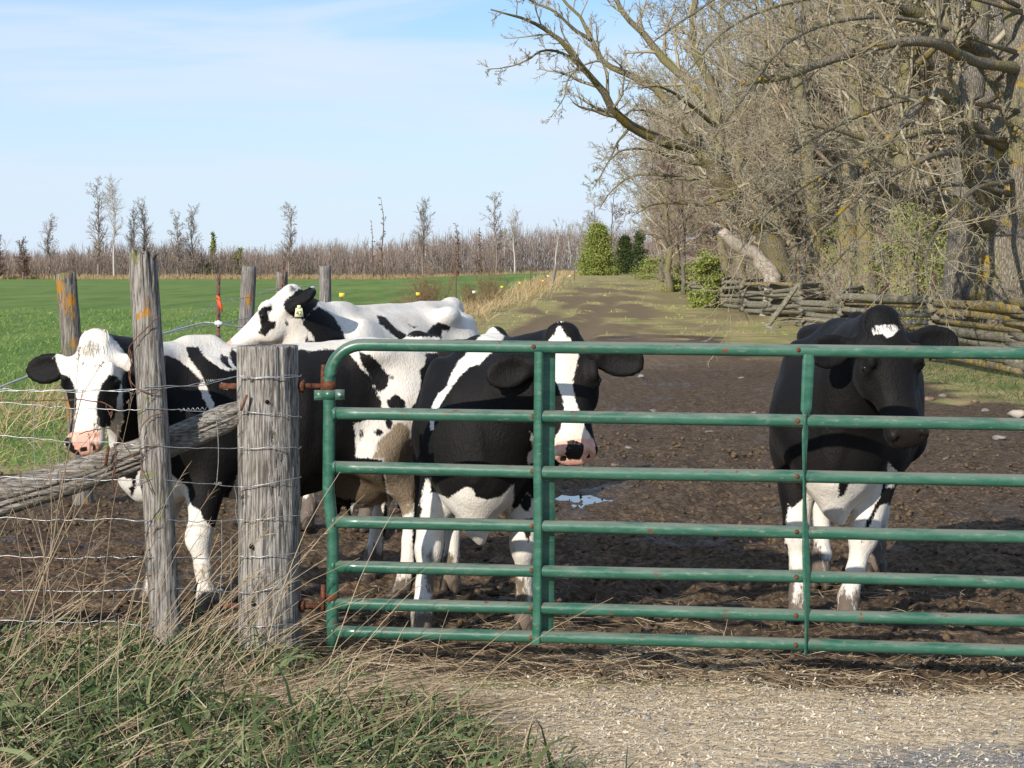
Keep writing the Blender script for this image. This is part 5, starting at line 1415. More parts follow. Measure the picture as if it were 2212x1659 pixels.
for i_, (x, y, s) in enumerate(row):
    place(tmpl[i_ % 4], x, y, s, U(0, 6.28), 'bare brown tree in the row bordering the lane beyond the broken pale snag', 'trees bordering the lane')
for i_ in range(30):
    y = 76 + i_ * 2.4 + U(-1, 1); x = 11.2 + 0.06 * (y - 70) + U(0, 1) * 7
    place(tmpl[(i_ * 5 + 2) % 4], x, y, U(0.8, 1.15), U(0, 6.28), 'bare tree deep in the wood behind the rail fence trees', 'bare trees deep in the wood')
for i_ in range(60):
    y = 49 + i_ * 1.7 + U(-1, 1); x = 0.15 * y + 4.2 + U(0, 1) ** 0.8 * (0.18 * y + 4)
    place(tmpl[(i_ * 3 + 1) % 4], x, y, U(0.85, 1.25), U(0, 6.28), 'bare tree deep in the wood behind the rail fence trees', 'bare trees deep in the wood')

# broken pale snag
sn = gb(771, 71)
t = Tree('broken_snag', sn, 'broken dead snag of bare bleached wood bending left over the rail fence', None, m_wood('bleached_wood', (0.62, 0.56, 0.49), (0.30, 0.24, 0.19), rel=1.5), twig_grey)
t.root['category'] = 'dead tree'
t.limb([sn, PV(1668, 600, 71), PV(1655, 580, 71), PV(1630, 548, 71), PV(1600, 535, 70.8), PV(1572, 512, 70.6), PV(1556, 497, 70.5)], 0.36, 0.20, 'trunk', 14, gnarl=0.02)
b = MB()
q = PV(1560, 500, 70.5) - sn
for k in range(9):
    b.add(*tube1([q + rng.normal(0, 0.08, 3), q + rng.normal(0, 0.08, 3) + [-0.25, 0, 0.22]], [0.07, 0.02], 5))
b.build('jagged_end', t.b, t.root)

# ------------------------------------------------------------------ evergreen cedars and understory
leafm = NT('cedar_foliage', 0.75, 0.2)
n = leafm.noise(leafm.mapping(), 2.2, 4, 0.65); n2 = leafm.attr('tone')
c = leafm.mix(leafm.ramp(n, 0.35, 0.65), (0.13, 0.18, 0.036), (0.21, 0.25, 0.058))
c = leafm.mix(leafm.math('MULTIPLY', n2, 0.8), c, (0.31, 0.30, 0.09)); leafm.color(c)
darkleaf = NT('dark_evergreen_foliage', 0.7, 0.2)
n = darkleaf.noise(darkleaf.mapping(), 2.2, 4, 0.65); c = darkleaf.mix(darkleaf.ramp(n, 0.35, 0.65), (0.025, 0.045, 0.014), (0.05, 0.075, 0.022)); darkleaf.color(darkleaf.mix(darkleaf.math('MULTIPLY', darkleaf.attr('tone'), 0.6), c, (0.09, 0.10, 0.035)))
def leaf_cloud(C, size, tone):
    """small randomly turned sprays (two triangles folded along the midrib)"""
    N = len(C)
    a = norm(rng.normal(0, 1, (N, 3)) + [0, 0, 0.5]); b_ = norm(np.cross(a, rng.normal(0, 1, (N, 3)))); s = size * U(0.6, 1.4, N)[:, None]
    n_ = np.cross(a, b_)
    V = np.stack([C, C + a * s * 0.55 + b_ * s * 0.28 + n_ * s * 0.08, C + a * s, C + a * s * 0.55 - b_ * s * 0.28 + n_ * s * 0.08], 1).reshape(-1, 3)
    Q = np.arange(N * 4).reshape(-1, 4)
    return V, Q, np.repeat(tone, 4)
def conifer(name, base, H, W, label, n, mat, group=None, cat='tree', shape=1.0, leaf=0.16):
    root = empty(name, tuple(base))
    b = MB(); b.add(*tube1([(0, 0, -0.2), (0.02, 0, H * 0.5), (0, 0, H * 0.97)], [0.03 * H, 0.018 * H, 0.004 * H], 7)); b.build('trunk', bark_big, root)
    # clumps along ascending branches
    m_ = int(n / 70); t = U(0.02, 1, m_) ** 1.2; an = U(0, 6.28, m_)
    prof = (1 - t) ** (0.62 * shape) * (0.8 + 0.2 * sstep(0, 0.12, t)) * W * (0.78 + 0.4 * U(0, 1, m_))
    cc = np.stack([np.cos(an) * prof, np.sin(an) * prof, t * H], -1)
    pi = rng.integers(0, m_, n); u = U(0, 1, n) ** 0.5
    C = np.stack([cc[pi, 0] * u, cc[pi, 1] * u, cc[pi, 2] - (1 - u) * 0.12 * H * 0.4], -1) + rng.normal(0, 1, (n, 3)) * (0.075 * W * 2.2, 0.075 * W * 2.2, 0.035 * H)
    C = C[(C[:, 2] > 0.02)]
    V, Q, ton = leaf_cloud(C, leaf, np.clip(rng.normal(0.35, 0.3, len(C)), 0, 1))
    b = MB(); b.add(V, Q, None, ton); b.build('crown', mat, root, False, 'tone')
    tag(root, label, cat, group); return root
conifer('cedar_tree', gb(598, 190), 5.0, 2.0, 'broad bright green cedar standing at the end of the lane fence', 26000, leafm.m, leaf=0.17, shape=1.05)
conifer('cedar_tree', gb(625, 205), 4.0, 1.25, 'narrower dark cedar behind the bright green cedar', 12000, darkleaf.m, leaf=0.17, shape=1.0)
conifer('cedar_tree', gb(708, 83), 2.5, 0.85, 'loose green cedar at the far end of the split rail fence', 7000, leafm.m, leaf=0.11, shape=0.7)
conifer('cedar_tree', gb(640, 300), 6.5, 1.6, 'slim distant cedar far down the lane between the trees', 4000, darkleaf.m, leaf=0.3)
for (px_, d, H, W, lab) in ((664, 165, 1.9, 2.6, 'low spreading green juniper under the trees along the lane'), (690, 120, 1.6, 1.6, 'small green juniper under the trees along the lane near the snag'),
                       (880, 62, 2.6, 1.4, 'dark green shrub among the trunks behind the rail fence'), (915, 50, 3.6, 1.3, 'tall leafy shrub beside the upright lichened trunk'), (985, 46, 3.2, 1.5, 'leafy green shrub in the shade near the massive tree'), (850, 75, 3.4, 1.6, 'dark leafy shrub deep between the lichened trunks')):
    conifer('shrub', gb(px_, d), H, W, lab, 4500 if d < 90 else 9000, leafm.m, cat='shrub', shape=0.5, leaf=0.09 if d < 90 else 0.16)
# bare tree behind the bright cedar
o = place(tmpl[1], gb(598, 215)[0], 215, 0.62, 1.0, 'rounded bare tree rising behind the bright green cedar', None)
o = place(tmpl[3], gb(612, 222)[0], 222, 0.82, 2.0, 'bare grey tree above the dark cedar at the lane end', None)

# understory brush: a tangle nobody could count
rng = np.random.default_rng(5)
N = 950
y = U(46, 150, N); x = 9.3 + 0.022 * (y - 30) + U(0, 1, N) ** 1.4 * (4 + 0.10 * y)
S = np.stack([x, y, ground_base(x, y)], -1)
D = norm(rng.normal(0, 0.5, (N, 3)) + [-0.1, 0, 1.0]); Lc = U(1.0, 3.6, N)
Pt, Rd = grow(S, D, Lc, U(0.008, 0.02, N), 6, 0.2, (-0.05, 0, -0.05), 0.4)
mb = MB(); mb.add(*tubes(Pt, Rd, 3)); crown_levels(Pt, Rd, Lc, [dict(n=6, ratio=0.5, k=3, wob=0.25, rmin=0.009, trop=(0, 0, -0.05)), dict(n=4, ratio=0.55, k=2, wob=0.25, rmin=0.008)], mb)
o = mb.build('underbrush', twig_brown); tag(o, 'tangled leafless underbrush filling the wood behind the rail fence', 'brush', kind='stuff')
# dead leaves still hanging and litter under the trees
dl = twig_mat('dead_leaves', (0.25, 0.13, 0.055), (0.18, 0.10, 0.05), (0.30, 0.20, 0.10))
N = 9000
y = U(32, 110, N); x = 8.6 + 0.022 * (y - 30) + U(0, 1, N) * 14; z = ground_base(x, y) + np.where(U(0, 1, N) < 0.5, U(0.02, 0.06, N), U(0.2, 5, N))
V, Q, _ = leaf_cloud(np.stack([x, y, z], -1), 0.10, np.zeros(N)); b = MB(); b.add(V, Q)
tag(b.build('dead_leaves', dl, None, False), 'brown dead leaves hanging and lying under the trees', 'leaves', kind='stuff')

# ------------------------------------------------------------------ split rail snake fence
rng = np.random.default_rng(31)
def rail_mesh(seed, L, r):
    an = np.linspace(0, 2 * math.pi, 9, endpoint=False); t = np.linspace(0, 1, 9)
    Tm, Am = np.meshgrid(t, an, indexing='ij')
    rr = r * (1 + 0.20 * np.cos(2 * Am + seed) + 0.26 * np.cos(3 * Am + seed * 2) + 0.45 * fbm(np.cos(Am) * 2, np.sin(Am) * 2 + seed, Tm * 6, octv=2, seed=seed)) * (1.12 - 0.22 * Tm)
    rr[0] *= 0.75; rr[-1] *= 0.7
    bow = 0.018 * np.sin(Tm * 3.14) * (1 if seed % 2 else -1)
    V = np.stack([(Tm - 0.5) * L, rr * np.cos(Am), rr * np.sin(Am) * 0.85 + bow], -1).reshape(-1, 3)
    i = np.arange(8)[:, None] * 9; j = np.arange(9)[None]; j2 = (j + 1) % 9
    Q = np.stack([i + j, i + j2, i + 9 + j2, i + 9 + j], -1).reshape(-1, 4)
    n0 = len(V); V = np.concatenate([V, [[-L / 2, 0, 0], [L / 2, 0, 0]]])
    jj = np.arange(9)
    T = np.concatenate([np.stack([(jj + 1) % 9, jj, np.full(9, n0)], -1), np.stack([72 + jj, 72 + (jj + 1) % 9, np.full(9, n0 + 1)], -1)])
    return mesh_np('split_rail', V, [Q, T], False)
RL = 5.4
rail_g = [rail_mesh(k + 1, RL, 0.075) for k in range(5)]; rail_o = [rail_mesh(k + 11, RL, 0.075) for k in range(3)]
for me in rail_g: me.materials.append(wood_rail)
for me in rail_o: me.materials.append(wood_rail_o)
corners = [(8.55, 20.6), (8.3, 26.0), (8.1, 31.3), (7.9, 36.6)]
y = 41.0; k = 0
while y < 104:
    xb = np.interp(y, [36.5, 45, 60, 75, 90, 105], [8.35, 8.15, 8.85, 9.2, 9.5, 9.9])
    corners.append((xb + (0.65 if k % 2 == 0 else -0.45), y)); y += 4.6 + U(-0.2, 0.2); k += 1
fence_labels = 'zigzag split rail fence of stacked grey cedar rails below the bare trees'
fr = empty('split_rail_fence', (8.3, 36, 0)); tag(fr, fence_labels, 'fence')
for s in range(len(corners) - 1):
    (x0, y0), (x1, y1) = corners[s], corners[s + 1]
    dx, dy = x1 - x0, y1 - y0; ln = math.hypot(dx, dy); yaw = math.atan2(dy, dx)
    nr = 7 if s != 6 else 5
    for i_ in range(nr):
        z = 0.13 + 0.165 * i_ + (0.08 if s % 2 else 0.0)
        z0 = z + U(-0.03, 0.03); z1 = z + U(-0.03, 0.03)
        if s >= 3 and U(0, 1) < 0.22: z1 -= U(0.1, 0.3)
        me = rail_o[i_ % 3] if (s < 3 and i_ in (4, 5, 6)) or U(0, 1) < 0.06 else rail_g[int(U(0, 4.99))]
        o = bpy.data.objects.new('rail', me); COL.objects.link(o); o.parent = fr
        cx_, cy_ = (x0 + x1) / 2 + U(-.08, .08), (y0 + y1) / 2
        o.location = (cx_ - 8.3, cy_ - 36, zg(cx_, cy_) + (z0 + z1) / 2)
        o.rotation_euler = (U(0, 6.28) * 0 + rng.normal(0, 0.4), -math.atan2(z1 - z0, ln), yaw + U(-0.025, 0.025))
        w = U(0.85, 1.25); o.scale = ((ln + 0.7) / RL * U(0.97, 1.06), w, w)
# stakes leaning on the corners
def stake(p0, p1, r, label, mat=wood_rail):
    p0 = np.asarray(p0); root = empty('fence_stake', tuple(p0)); d = np.asarray(p1) - p0; L = np.linalg.norm(d)
    me = rail_mesh(int(p0[0] * 31) % 17 + 2, L, r); me.materials.append(mat)
    o = link('pole', me, None, root); o.location = tuple(d / 2); o.rotation_euler = (0, -math.asin(d[2] / L), math.atan2(d[1], d[0])); tag(root, label, 'stake')
stake(gb(767, 57, 0.1), PV(1735, 600, 58.5), 0.07, 'long mossy stake leaning steeply against the split rail fence')
stake(gb(841, 49, 0.1), PV(1838, 598, 50), 0.06, 'short stake propped upright in the rail fence near the cow back')
stake(gb(812, 58, 0.1), PV(1805, 655, 57.5), 0.06, 'mossy stake crossing the middle of the rail fence', wood_rail)
for (pb, pt, d, lab, w) in (((801, 325), (801.5, 281), 58, 'rusty steel post standing against the rail fence beside the mossy stake', 0.06), ((840, 330), (840, 277), 52, 'rusty steel post in the rail fence left of the black cow', 0.06),
                          ((930, 352), (935, 273), 37, 'dark steel post at the fence corner above the black cow', 0.06), ((724, 296), (724, 274), 84, 'grey steel post at the far end of the rail fence', 0.06), ((858, 316), (889, 283), 46, 'rusty red steel post leaning far over against the rail fence', 0.055)):
    b0 = P(pb[0], pb[1], d); tpost((b0[0], d, zg(b0[0], d) if pb[0] != 858 else b0[2]), P(pt[0], pt[1], d), lab, w)

# ------------------------------------------------------------------ far wood across the field
rng = np.random.default_rng(91)
far_mat = twig_mat('far_wood_twigs', (0.215, 0.160, 0.132), (0.255, 0.20, 0.168), (0.17, 0.12, 0.098))
m = NT('far_trunks', 0.85, 0.2)
m.color(m.mix(m.ramp(m.noise(m.mapping((1, 1, 0.02)), 0.6, 2), 0.48, 0.60), (0.17, 0.13, 0.105), (0.55, 0.52, 0.48))); far_trunk = m.m
N = 340
x = U(-215, 55, N); y = 455 + U(0, 1, N) ** 1.3 * 85
Hh = (8.2 + 3.2 * sstep(-30, 10, x) + 4.2 * fbm(x * 0.045, y * 0.02, octv=3, seed=3)) * U(0.78, 1.15, N)
S = np.stack([x, y, ground_base(x, y) - 0.2], -1)
Pt, Rd = grow(S, np.tile([0, 0, 1.0], (N, 1)) + rng.normal(0, 0.05, (N, 3)), Hh * 0.93, U(0.07, 0.14, N), 5, 0.04, (0, 0, 0.1), 0.35)
mb = MB(); mb.add(*tubes(Pt, Rd, 3)); fr_ = mb
mt = MB()
S2, D2, L2, R2, _ = kids(Pt, Rd, 12, 0.16, (0.35, 0.9), 0.34, 0.6, Hh, (0, 0, 0.3), 0.035)
P2, Rr2 = grow(S2, D2, L2, R2, 3, 0.12, (0, 0, 0.15), 0.6); mt.add(*tubes(P2, Rr2, 3))
S3, D3, L3, R3, _ = kids(P2, Rr2, 3, 0.15, (0.4, 1.0), 0.55, 0.7, L2, (0, 0, 0.2), 0.028)
P3, Rr3 = grow(S3, D3, L3, np.minimum(R3, 0.035), 2, 0.1, (0, 0, 0), 0.6); mt.add(*tubes(P3, Rr3, 3))
# brushy hem of the wood
N = 1800
x = U(-215, 50, N); y = 449 + U(0, 1, N) * 22
S = np.stack([x, y, ground_base(x, y) - 0.1], -1); Lb = U(1.2, 4.2, N) * (0.6 + 0.6 * np.abs(fbm(x * 0.08, y * 0.05, octv=2, seed=8)) * 2)
P4, R4 = grow(S, rng.normal(0, 0.35, (N, 3)) + [0, 0, 1], Lb, np.full(N, 0.04), 3, 0.2, (0, 0, 0), 0.6); mt.add(*tubes(P4, R4, 3))
S5, D5, L5, R5, _ = kids(P4, R4, 5, 0.2, (0.4, 1.0), 0.6, 0.7, Lb, (0, 0, 0.1), 0.03)
P5, R5 = grow(S5, D5, L5, R5, 2, 0.1, (0, 0, 0), 0.6); mt.add(*tubes(P5, R5, 3))
N = 100000
x = U(-215, 55, N); y = 452 + U(0, 1, N) * 60; gz = ground_base(x, y)
hh = (8.2 + 3.4 * sstep(-30, 10, x) + 4.2 * fbm(x * 0.045, y * 0.02, octv=3, seed=3)) * (0.75 + 0.3 * fbm(x * 0.5, y * 0.3, octv=2, seed=6) + 0.1)
u = U(0, 1, N) ** 0.9; S = np.stack([x, y, gz + u * (hh - 1.3)], -1); D = norm(rng.normal(0, 0.20, (N, 3)) + [0, 0, 1]); Ls = U(0.9, 2.8, N)[:, None]; sd_ = norm(np.cross(D, rng.normal(0, 1, (N, 3)))) * U(0.025, 0.07, N)[:, None]
mt.add(np.stack([S - sd_, S + sd_, S + D * Ls + sd_ * 0.1, S + D * Ls - sd_ * 0.1], 1).reshape(-1, 3), np.arange(N * 4).reshape(-1, 4))
tag(mt.build('distant_wood', far_mat), 'hazy brown leafless wood along the far edge of the green field', 'wood', kind='stuff')
tag(fr_.build('distant_trunks', far_trunk), 'pale and grey trunks standing in the distant wood', 'trunks', kind='stuff')
# tan grass along the foot of the wood
N = 9000; x = U(-215, 40, N); y = 438 + U(0, 1, N) * 9; S = np.stack([x, y, ground_base(x, y) - 0.1], -1); D = norm(rng.normal(0, 0.4, (N, 3)) + [0, 0, 1]); Ls = U(0.5, 1.5, N)[:, None]; sd_ = np.array([[1.0, 0, 0]]) * U(0.04, 0.12, N)[:, None]
b = MB(); b.add(np.stack([S - sd_, S + sd_, S + D * Ls + sd_ * 0.3, S + D * Ls - sd_ * 0.3], 1).reshape(-1, 3), np.arange(N * 4).reshape(-1, 4))
tag(b.build('field_edge_grass', twig_mat('far_tan_grass', (0.27, 0.18, 0.095), (0.33, 0.235, 0.13), (0.22, 0.135, 0.075)), None, False), 'rusty tan dead grass along the far edge of the green field', 'grass', kind='stuff')
# a few small evergreens in it
for (px_, yy, H, lab) in ((236, 462, 6.5, 'small dark spruce, the shorter of a pair in the distant wood'), (240.5, 463, 7.2, 'small dark spruce, the taller of a pair in the distant wood'), (208, 458, 3.4, 'low green bush at the hem of the distant wood'), (213, 476, 10.6, 'thin spire of spruce just topping the distant wood')):
    conifer('spruce', np.array([(px_ - CX) / F_PX * yy, yy, -1.3]), H, 1.0 if H > 4 else 2.2, lab, 1400, leafm.m, leaf=0.55, shape=1.0)
# tall trees standing clear of the wood
tall_mat = twig_mat('tall_tree_twigs', (0.20, 0.16, 0.13), (0.24, 0.195, 0.16), (0.155, 0.115, 0.09))
vine_mat = twig_mat('dead_vine', (0.125, 0.07, 0.05), (0.16, 0.10, 0.07), (0.10, 0.06, 0.045))
def tall_tree(px_, top, d, label, kind='oval', r=0.22):
    x = (px_ - CX) / F_PX * d; z0 = float(ground_base(np.array([x]), np.array([d]))[0]) - 0.2
    H = (P(px_, top, d)[2] - z0)
    root = empty('bare_tree', (x, d, z0)); tag(root, label, 'tree')
    pale = kind in ('pale', 'birch')
    k = 14
    q = limb_from([(0, 0, 0), (U(-.2, .2), 0, H * 0.35), (U(-.5, .5), 0, H * 0.7), (U(-.4, .4), 0, H)], k)
    rr = np.linspace(r, 0.04, k)
    b = MB(); b.add(*tube1(q, rr, 6)); b.build('trunk', vine_mat if kind in ('vine', 'spike') else tall_mat if not pale else pale_trunk, root)
    mb = MB()
    n, t0, ang, ratio, lean = {'oval': (36, 0.15, (0.5, 1.2), 0.23, (0, 0, 0.25)), 'pale': (16, 0.38, (0.25, 0.5), 0.42, (0, 0, 0.6)), 'fan': (24, 0.25, (0.3, 0.7), 0.38, (0, 0, 0.5)), 'spike': (14, 0.2, (0.6, 1.3), 0.07, (0, 0, 0.0)), 'bush': (60, 0.04, (0.6, 1.3), 0.26, (0, 0, 0.0)), 'vine': (40, 0.1, (0.9, 1.6), 0.07, (0, 0, -0.4)), 'birch': (16, 0.35, (0.4, 0.9), 0.16, (0, 0, 0.3))}[kind]
    S, D, Lc, Rc, _ = kids(q[None], rr[None], n, t0, ang, ratio, 0.5, np.array([H]), lean, 0.03)
    Pt, Rd = grow(S, D, Lc, Rc, 5, 0.13, (0, 0, 0.10), 0.45); mb.add(*tubes(Pt, Rd, 3))
    crown_levels(Pt, Rd, Lc, [dict(n=7, ratio=0.55, k=3, wob=0.15, rmin=0.028, re=0.7, rmax=0.05), dict(n=6, ratio=0.6, k=2, wob=0.15, rmin=0.026, re=0.8, rmax=0.03)], mb)
    mb.build('crown', {'vine': vine_mat, 'spike': vine_mat, 'bush': vine_mat}.get(kind, tall_mat if not pale else pale_twig), root)
m = NT('pale_trunk', 0.8, 0.2); m.color(m.mix(m.noise(m.mapping((1, 1, 0.3)), 3, 3), (0.30, 0.27, 0.24), (0.62, 0.58, 0.53))); pale_trunk = m.m
pale_twig = twig_mat('pale_twigs', (0.36, 0.32, 0.28), (0.44, 0.40, 0.36), (0.30, 0.26, 0.22))
tall_tree(49, 226, 445, 'roundish bare tree between the vine-smothered bush and the tallest tree', 'fan')
tall_tree(98, 187, 448, 'tallest feathery bare tree rising above the distant wood', 'oval', 0.34)
tall_tree(114, 196, 446, 'pale bare tree of upright limbs beside the tallest tree', 'pale', 0.26)
tall_tree(133, 217, 450, 'low bushy bare tree leaning on the broad one behind the corner post', 'fan')
tall_tree(143, 210, 452, 'broad bare tree rising behind the top of the corner post', 'fan', 0.28)
tall_tree(178, 217, 448, 'narrow bare tree with dark lower trunk, first of a close pair', 'oval', 0.26)
tall_tree(192, 217, 452, 'loose crowned bare tree, second of a close pair', 'fan', 0.24)
tall_tree(289, 207, 450, 'lone narrow bare tree above the mossy short post', 'oval', 0.26)
tall_tree(382, 197, 440, 'tall thin dead spike with vines round its lower half', 'spike', 0.24)
tall_tree(373, 222, 442, 'shorter dead spike beside the tall thin one', 'spike', 0.2)
tall_tree(423, 211, 446, 'crooked bare tree leaning right above the wood', 'fan', 0.26)
tall_tree(457, 223, 436, 'dead trunk thickly hung with dark brown vines', 'vine', 0.34)
tall_tree(481, 227, 440, 'vine-covered dead stub near the thick vine trunk', 'vine', 0.22)
tall_tree(496, 199, 448, 'tall narrow bare tree near the spreading white-limbed tree', 'oval', 0.28)
tall_tree(515, 222, 444, 'spreading white-limbed bare tree in front of the wood', 'pale', 0.24)
tall_tree(556, 222, 430, 'slim birch with white trunk near the cedar', 'birch', 0.16)
tall_tree(571, 228, 436, 'slim pale birch just before the broad cedar', 'birch', 0.15)
tall_tree(23, 241, 436, 'dark brown bush smothered with dead vines at the hem of the wood', 'bush', 0.22)
tall_tree(-2, 238, 436, 'vine-hung brown tree beyond the left field edge', 'bush', 0.22)

# ------------------------------------------------------------------ grasses: ribbons
def ribbons(S, D, L, W, k=4, bend=(0, 0, -0.25), wob=0.06):
    N = len(S); Pt = np.zeros((N, k, 3)); Pt[:, 0] = S; d = norm(D).copy(); st = (L / (k - 1))[:, None]
    for i in range(1, k):
        d = norm(d + rng.normal(0, wob, (N, 3)) + np.asarray(bend) * (i / k))
        Pt[:, i] = Pt[:, i - 1] + d * st
    side = norm(np.cross(norm(Pt[:, -1] - Pt[:, 0]), rng.normal(0, 1, (N, 3))))
    w = W[:, None] * np.interp(np.linspace(0, 1, k), [0, 0.35, 1], [0.75, 1, 0.12])[None]
    V = np.stack([Pt - side[:, None] * w[..., None] / 2, Pt + side[:, None] * w[..., None] / 2], 2).reshape(-1, 3)
    b = (np.arange(N) * k * 2)[:, None]; i = (np.arange(k - 1) * 2)[None]
    Q = np.stack([b + i, b + i + 1, b + i + 3, b + i + 2], -1).reshape(-1, 4)
    return V, Q, np.repeat(U(0, 1, N), k * 2)
def grass_mat(name, a, b_, c3, tr=0.0):
    m = NT(name, 0.6, 0.3); t = m.attr('tone')
    c = m.mix(m.ramp(t, 0.0, 0.55, smooth=False), a, b_); c = m.mix(m.ramp(t, 0.6, 1.0, smooth=False), c, c3)
    m.color(c); m.b.inputs['Transmission Weight'].default_value = 0.0
    return m.m
g_green = grass_mat('green_grass', (0.035, 0.065, 0.020), (0.085, 0.125, 0.042), (0.19, 0.195, 0.09))
g_dry = grass_mat('dry_grass', (0.24, 0.175, 0.105), (0.36, 0.27, 0.165), (0.47, 0.38, 0.26))
g_dead = grass_mat('matted_dead_grass', (0.19, 0.135, 0.085), (0.35, 0.26, 0.165), (0.48, 0.38, 0.26))
g_tan = grass_mat('tan_field_grass', (0.30, 0.21, 0.10), (0.38, 0.28, 0.15), (0.46, 0.36, 0.21))
g_field = grass_mat('field_grass', (0.10, 0.20, 0.032), (0.16, 0.27, 0.055), (0.25, 0.30, 0.085))
rng = np.random.default_rng(41)
def verge_pts(N, edge=0.0, ymin=6.0, ymax=8.9):
    out = []
    while sum(len(o) for o in out) < N:
        y = U(ymin, ymax, N); x = U(-3.0, 0.8, N)
        lim = -0.92 + (8.7 - y) * 0.62 + 0.16 * fbm(x * 2, y * 2, octv=3, seed=6) + edge
        k = (x < lim) & (U(0, 1, N) < sstep(-0.02, 0.35, lim - x) + 0.06)
        out.append(np.stack([x[k], y[k]], -1))
    q = np.concatenate(out)[:N]
    return np.stack([q[:, 0], q[:, 1], ground_z(q[:, 0], q[:, 1]) - 0.01], -1)
def stuff(mb_or, name, mat, label, cat, attr='tone'):
    o = mb_or.build(name, mat, None, False, attr); tag(o, label, cat, kind='stuff'); return o
# matted dead grass
b = MB(); N = 24000; S = verge_pts(N, 0.05); ys_ = 1 - 0.45 * sstep(7.7, 8.4, S[:, 1])
V, Q, t_ = ribbons(S, rng.normal(0, 0.7, (N, 3)) * [1, 1, 0.3] + [0.25, -0.1, 0.32], U(0.08, 0.26, N) * ys_, U(0.003, 0.007, N), 3, (0.05, 0, -0.5), 0.2); b.add(V, Q, None, t_)
stuff(b, 'dead_grass_mat', g_dead, 'matted dead grass covering the verge in front of the posts', 'grass')
# green blades, tufted
b = MB(); nt = 420; T0 = verge_pts(nt, -0.1, 6.0, 8.7); keep = fbm(T0[:, 0] * 1.3, T0[:, 1] * 1.3, octv=3, seed=14) + 0.25 * sstep(-0.8, -2.2, T0[:, 0]) > -0.12; T0 = T0[keep]; nt = len(T0)
nb_ = 20; S = np.repeat(T0, nb_, 0) + rng.normal(0, 0.045, (nt * nb_, 3)) * [1, 1, 0]; N = len(S)
V, Q, t_ = ribbons(S, rng.normal(0, 0.55, (N, 3)) * [1, 1, 0.2] + [0.12, -0.08, 0.75], U(0.10, 0.30, N), U(0.006, 0.016, N), 6, (0.05, -0.02, -0.55), 0.10); b.add(V, Q, None, t_)
# wide reed-like leaves among them
N = 420; S = verge_pts(N, -0.12); V, Q, t_ = ribbons(S, rng.normal(0, 0.5, (N, 3)) * [1, 1, 0.2] + [0.1, -0.1, 0.7], U(0.2, 0.42, N), U(0.012, 0.022, N), 7, (0.1, -0.05, -0.6), 0.08); b.add(V, Q, None, t_)
stuff(b, 'green_grass', g_green, 'green grass tufts growing through the dead grass on the verge', 'grass')
# straw-coloured fallen stems sweeping to the right
b = MB(); N = 1300; S = verge_pts(N, 0.05)
V, Q, t_ = ribbons(S + [0, 0, 0.02], rng.normal(0, 0.42, (N, 3)) * [1, 1, 0.4] + [0.9, 0.15, 0.26], U(0.15, 0.6, N), U(0.0025, 0.0045, N), 5, (0.0, 0, -0.12), 0.04); b.add(V, Q, None, t_)
# a thick sheaf lying by the gate
N = 420; y = 7.35 + rng.normal(0, 0.16, N); x = U(-0.95, -0.30, N) + (7.35 - y) * 0.5; S = np.stack([x, y, ground_z(x, y) + U(0.01, 0.09, N)], -1)
V, Q, t_ = ribbons(S, rng.normal(0, 0.10, (N, 3)) + [1.0, 0.5, 0.10], U(0.3, 0.7, N), U(0.003, 0.005, N), 5, (0, 0, -0.12), 0.03); b.add(V, Q, None, t_)
stuff(b, 'fallen_straw_stems', g_dry, 'dry straw stems fallen to the right across the verge', 'grass')
# tall dry stalks with seed heads
b = MB(); N = 60; S = verge_pts(N, -0.05, 6.6, 8.75)
xs = np.concatenate([U(-2.4, -1.2, 36), U(-1.7, -1.0, 22)]); ys = np.concatenate([U(7.2, 8.7, 36), U(7.9, 8.3, 22)])
S = np.concatenate([S, np.stack([xs, ys, ground_z(xs, ys)], -1)]); N = len(S)
D = rng.normal(0, 0.2, (N, 3)) * [1, 0.6, 0.3] + np.stack([U(0.1, 0.85, N), U(-0.1, 0.1, N), np.full(N, 0.75)], -1)
Lst = U(0.35, 0.95, N); Pt, Rd = grow(S, D, Lst, U(0.0016, 0.0028, N), 8, 0.035, (0.05, 0, -0.06), 0.4); V, Q, T = tubes(Pt, Rd, 4); b.add(V, Q, None, np.repeat(U(0.2, 1, N), 8 * 4))
hd = Pt[::2, -1]; nh = len(hd); hd3 = np.repeat(hd, 9, 0) - np.tile(np.linspace(0, 0.09, 9), nh)[:, None] * norm(np.repeat(Pt[::2, -1] - Pt[::2, -2], 9, 0))
V, Q, t_ = ribbons(hd3, norm(np.repeat(Pt[::2, -1] - Pt[::2, -2], 9, 0)) + rng.normal(0, 0.35, (nh * 9, 3)), U(0.02, 0.06, nh * 9), U(0.0015, 0.003, nh * 9), 3, (0.1, 0, -0.2), 0.1); b.add(V, Q, None, t_)
stuff(b, 'tall_dry_stalks', g_dry, 'tall thin dry grass stalks leaning along the wire fence', 'grass')
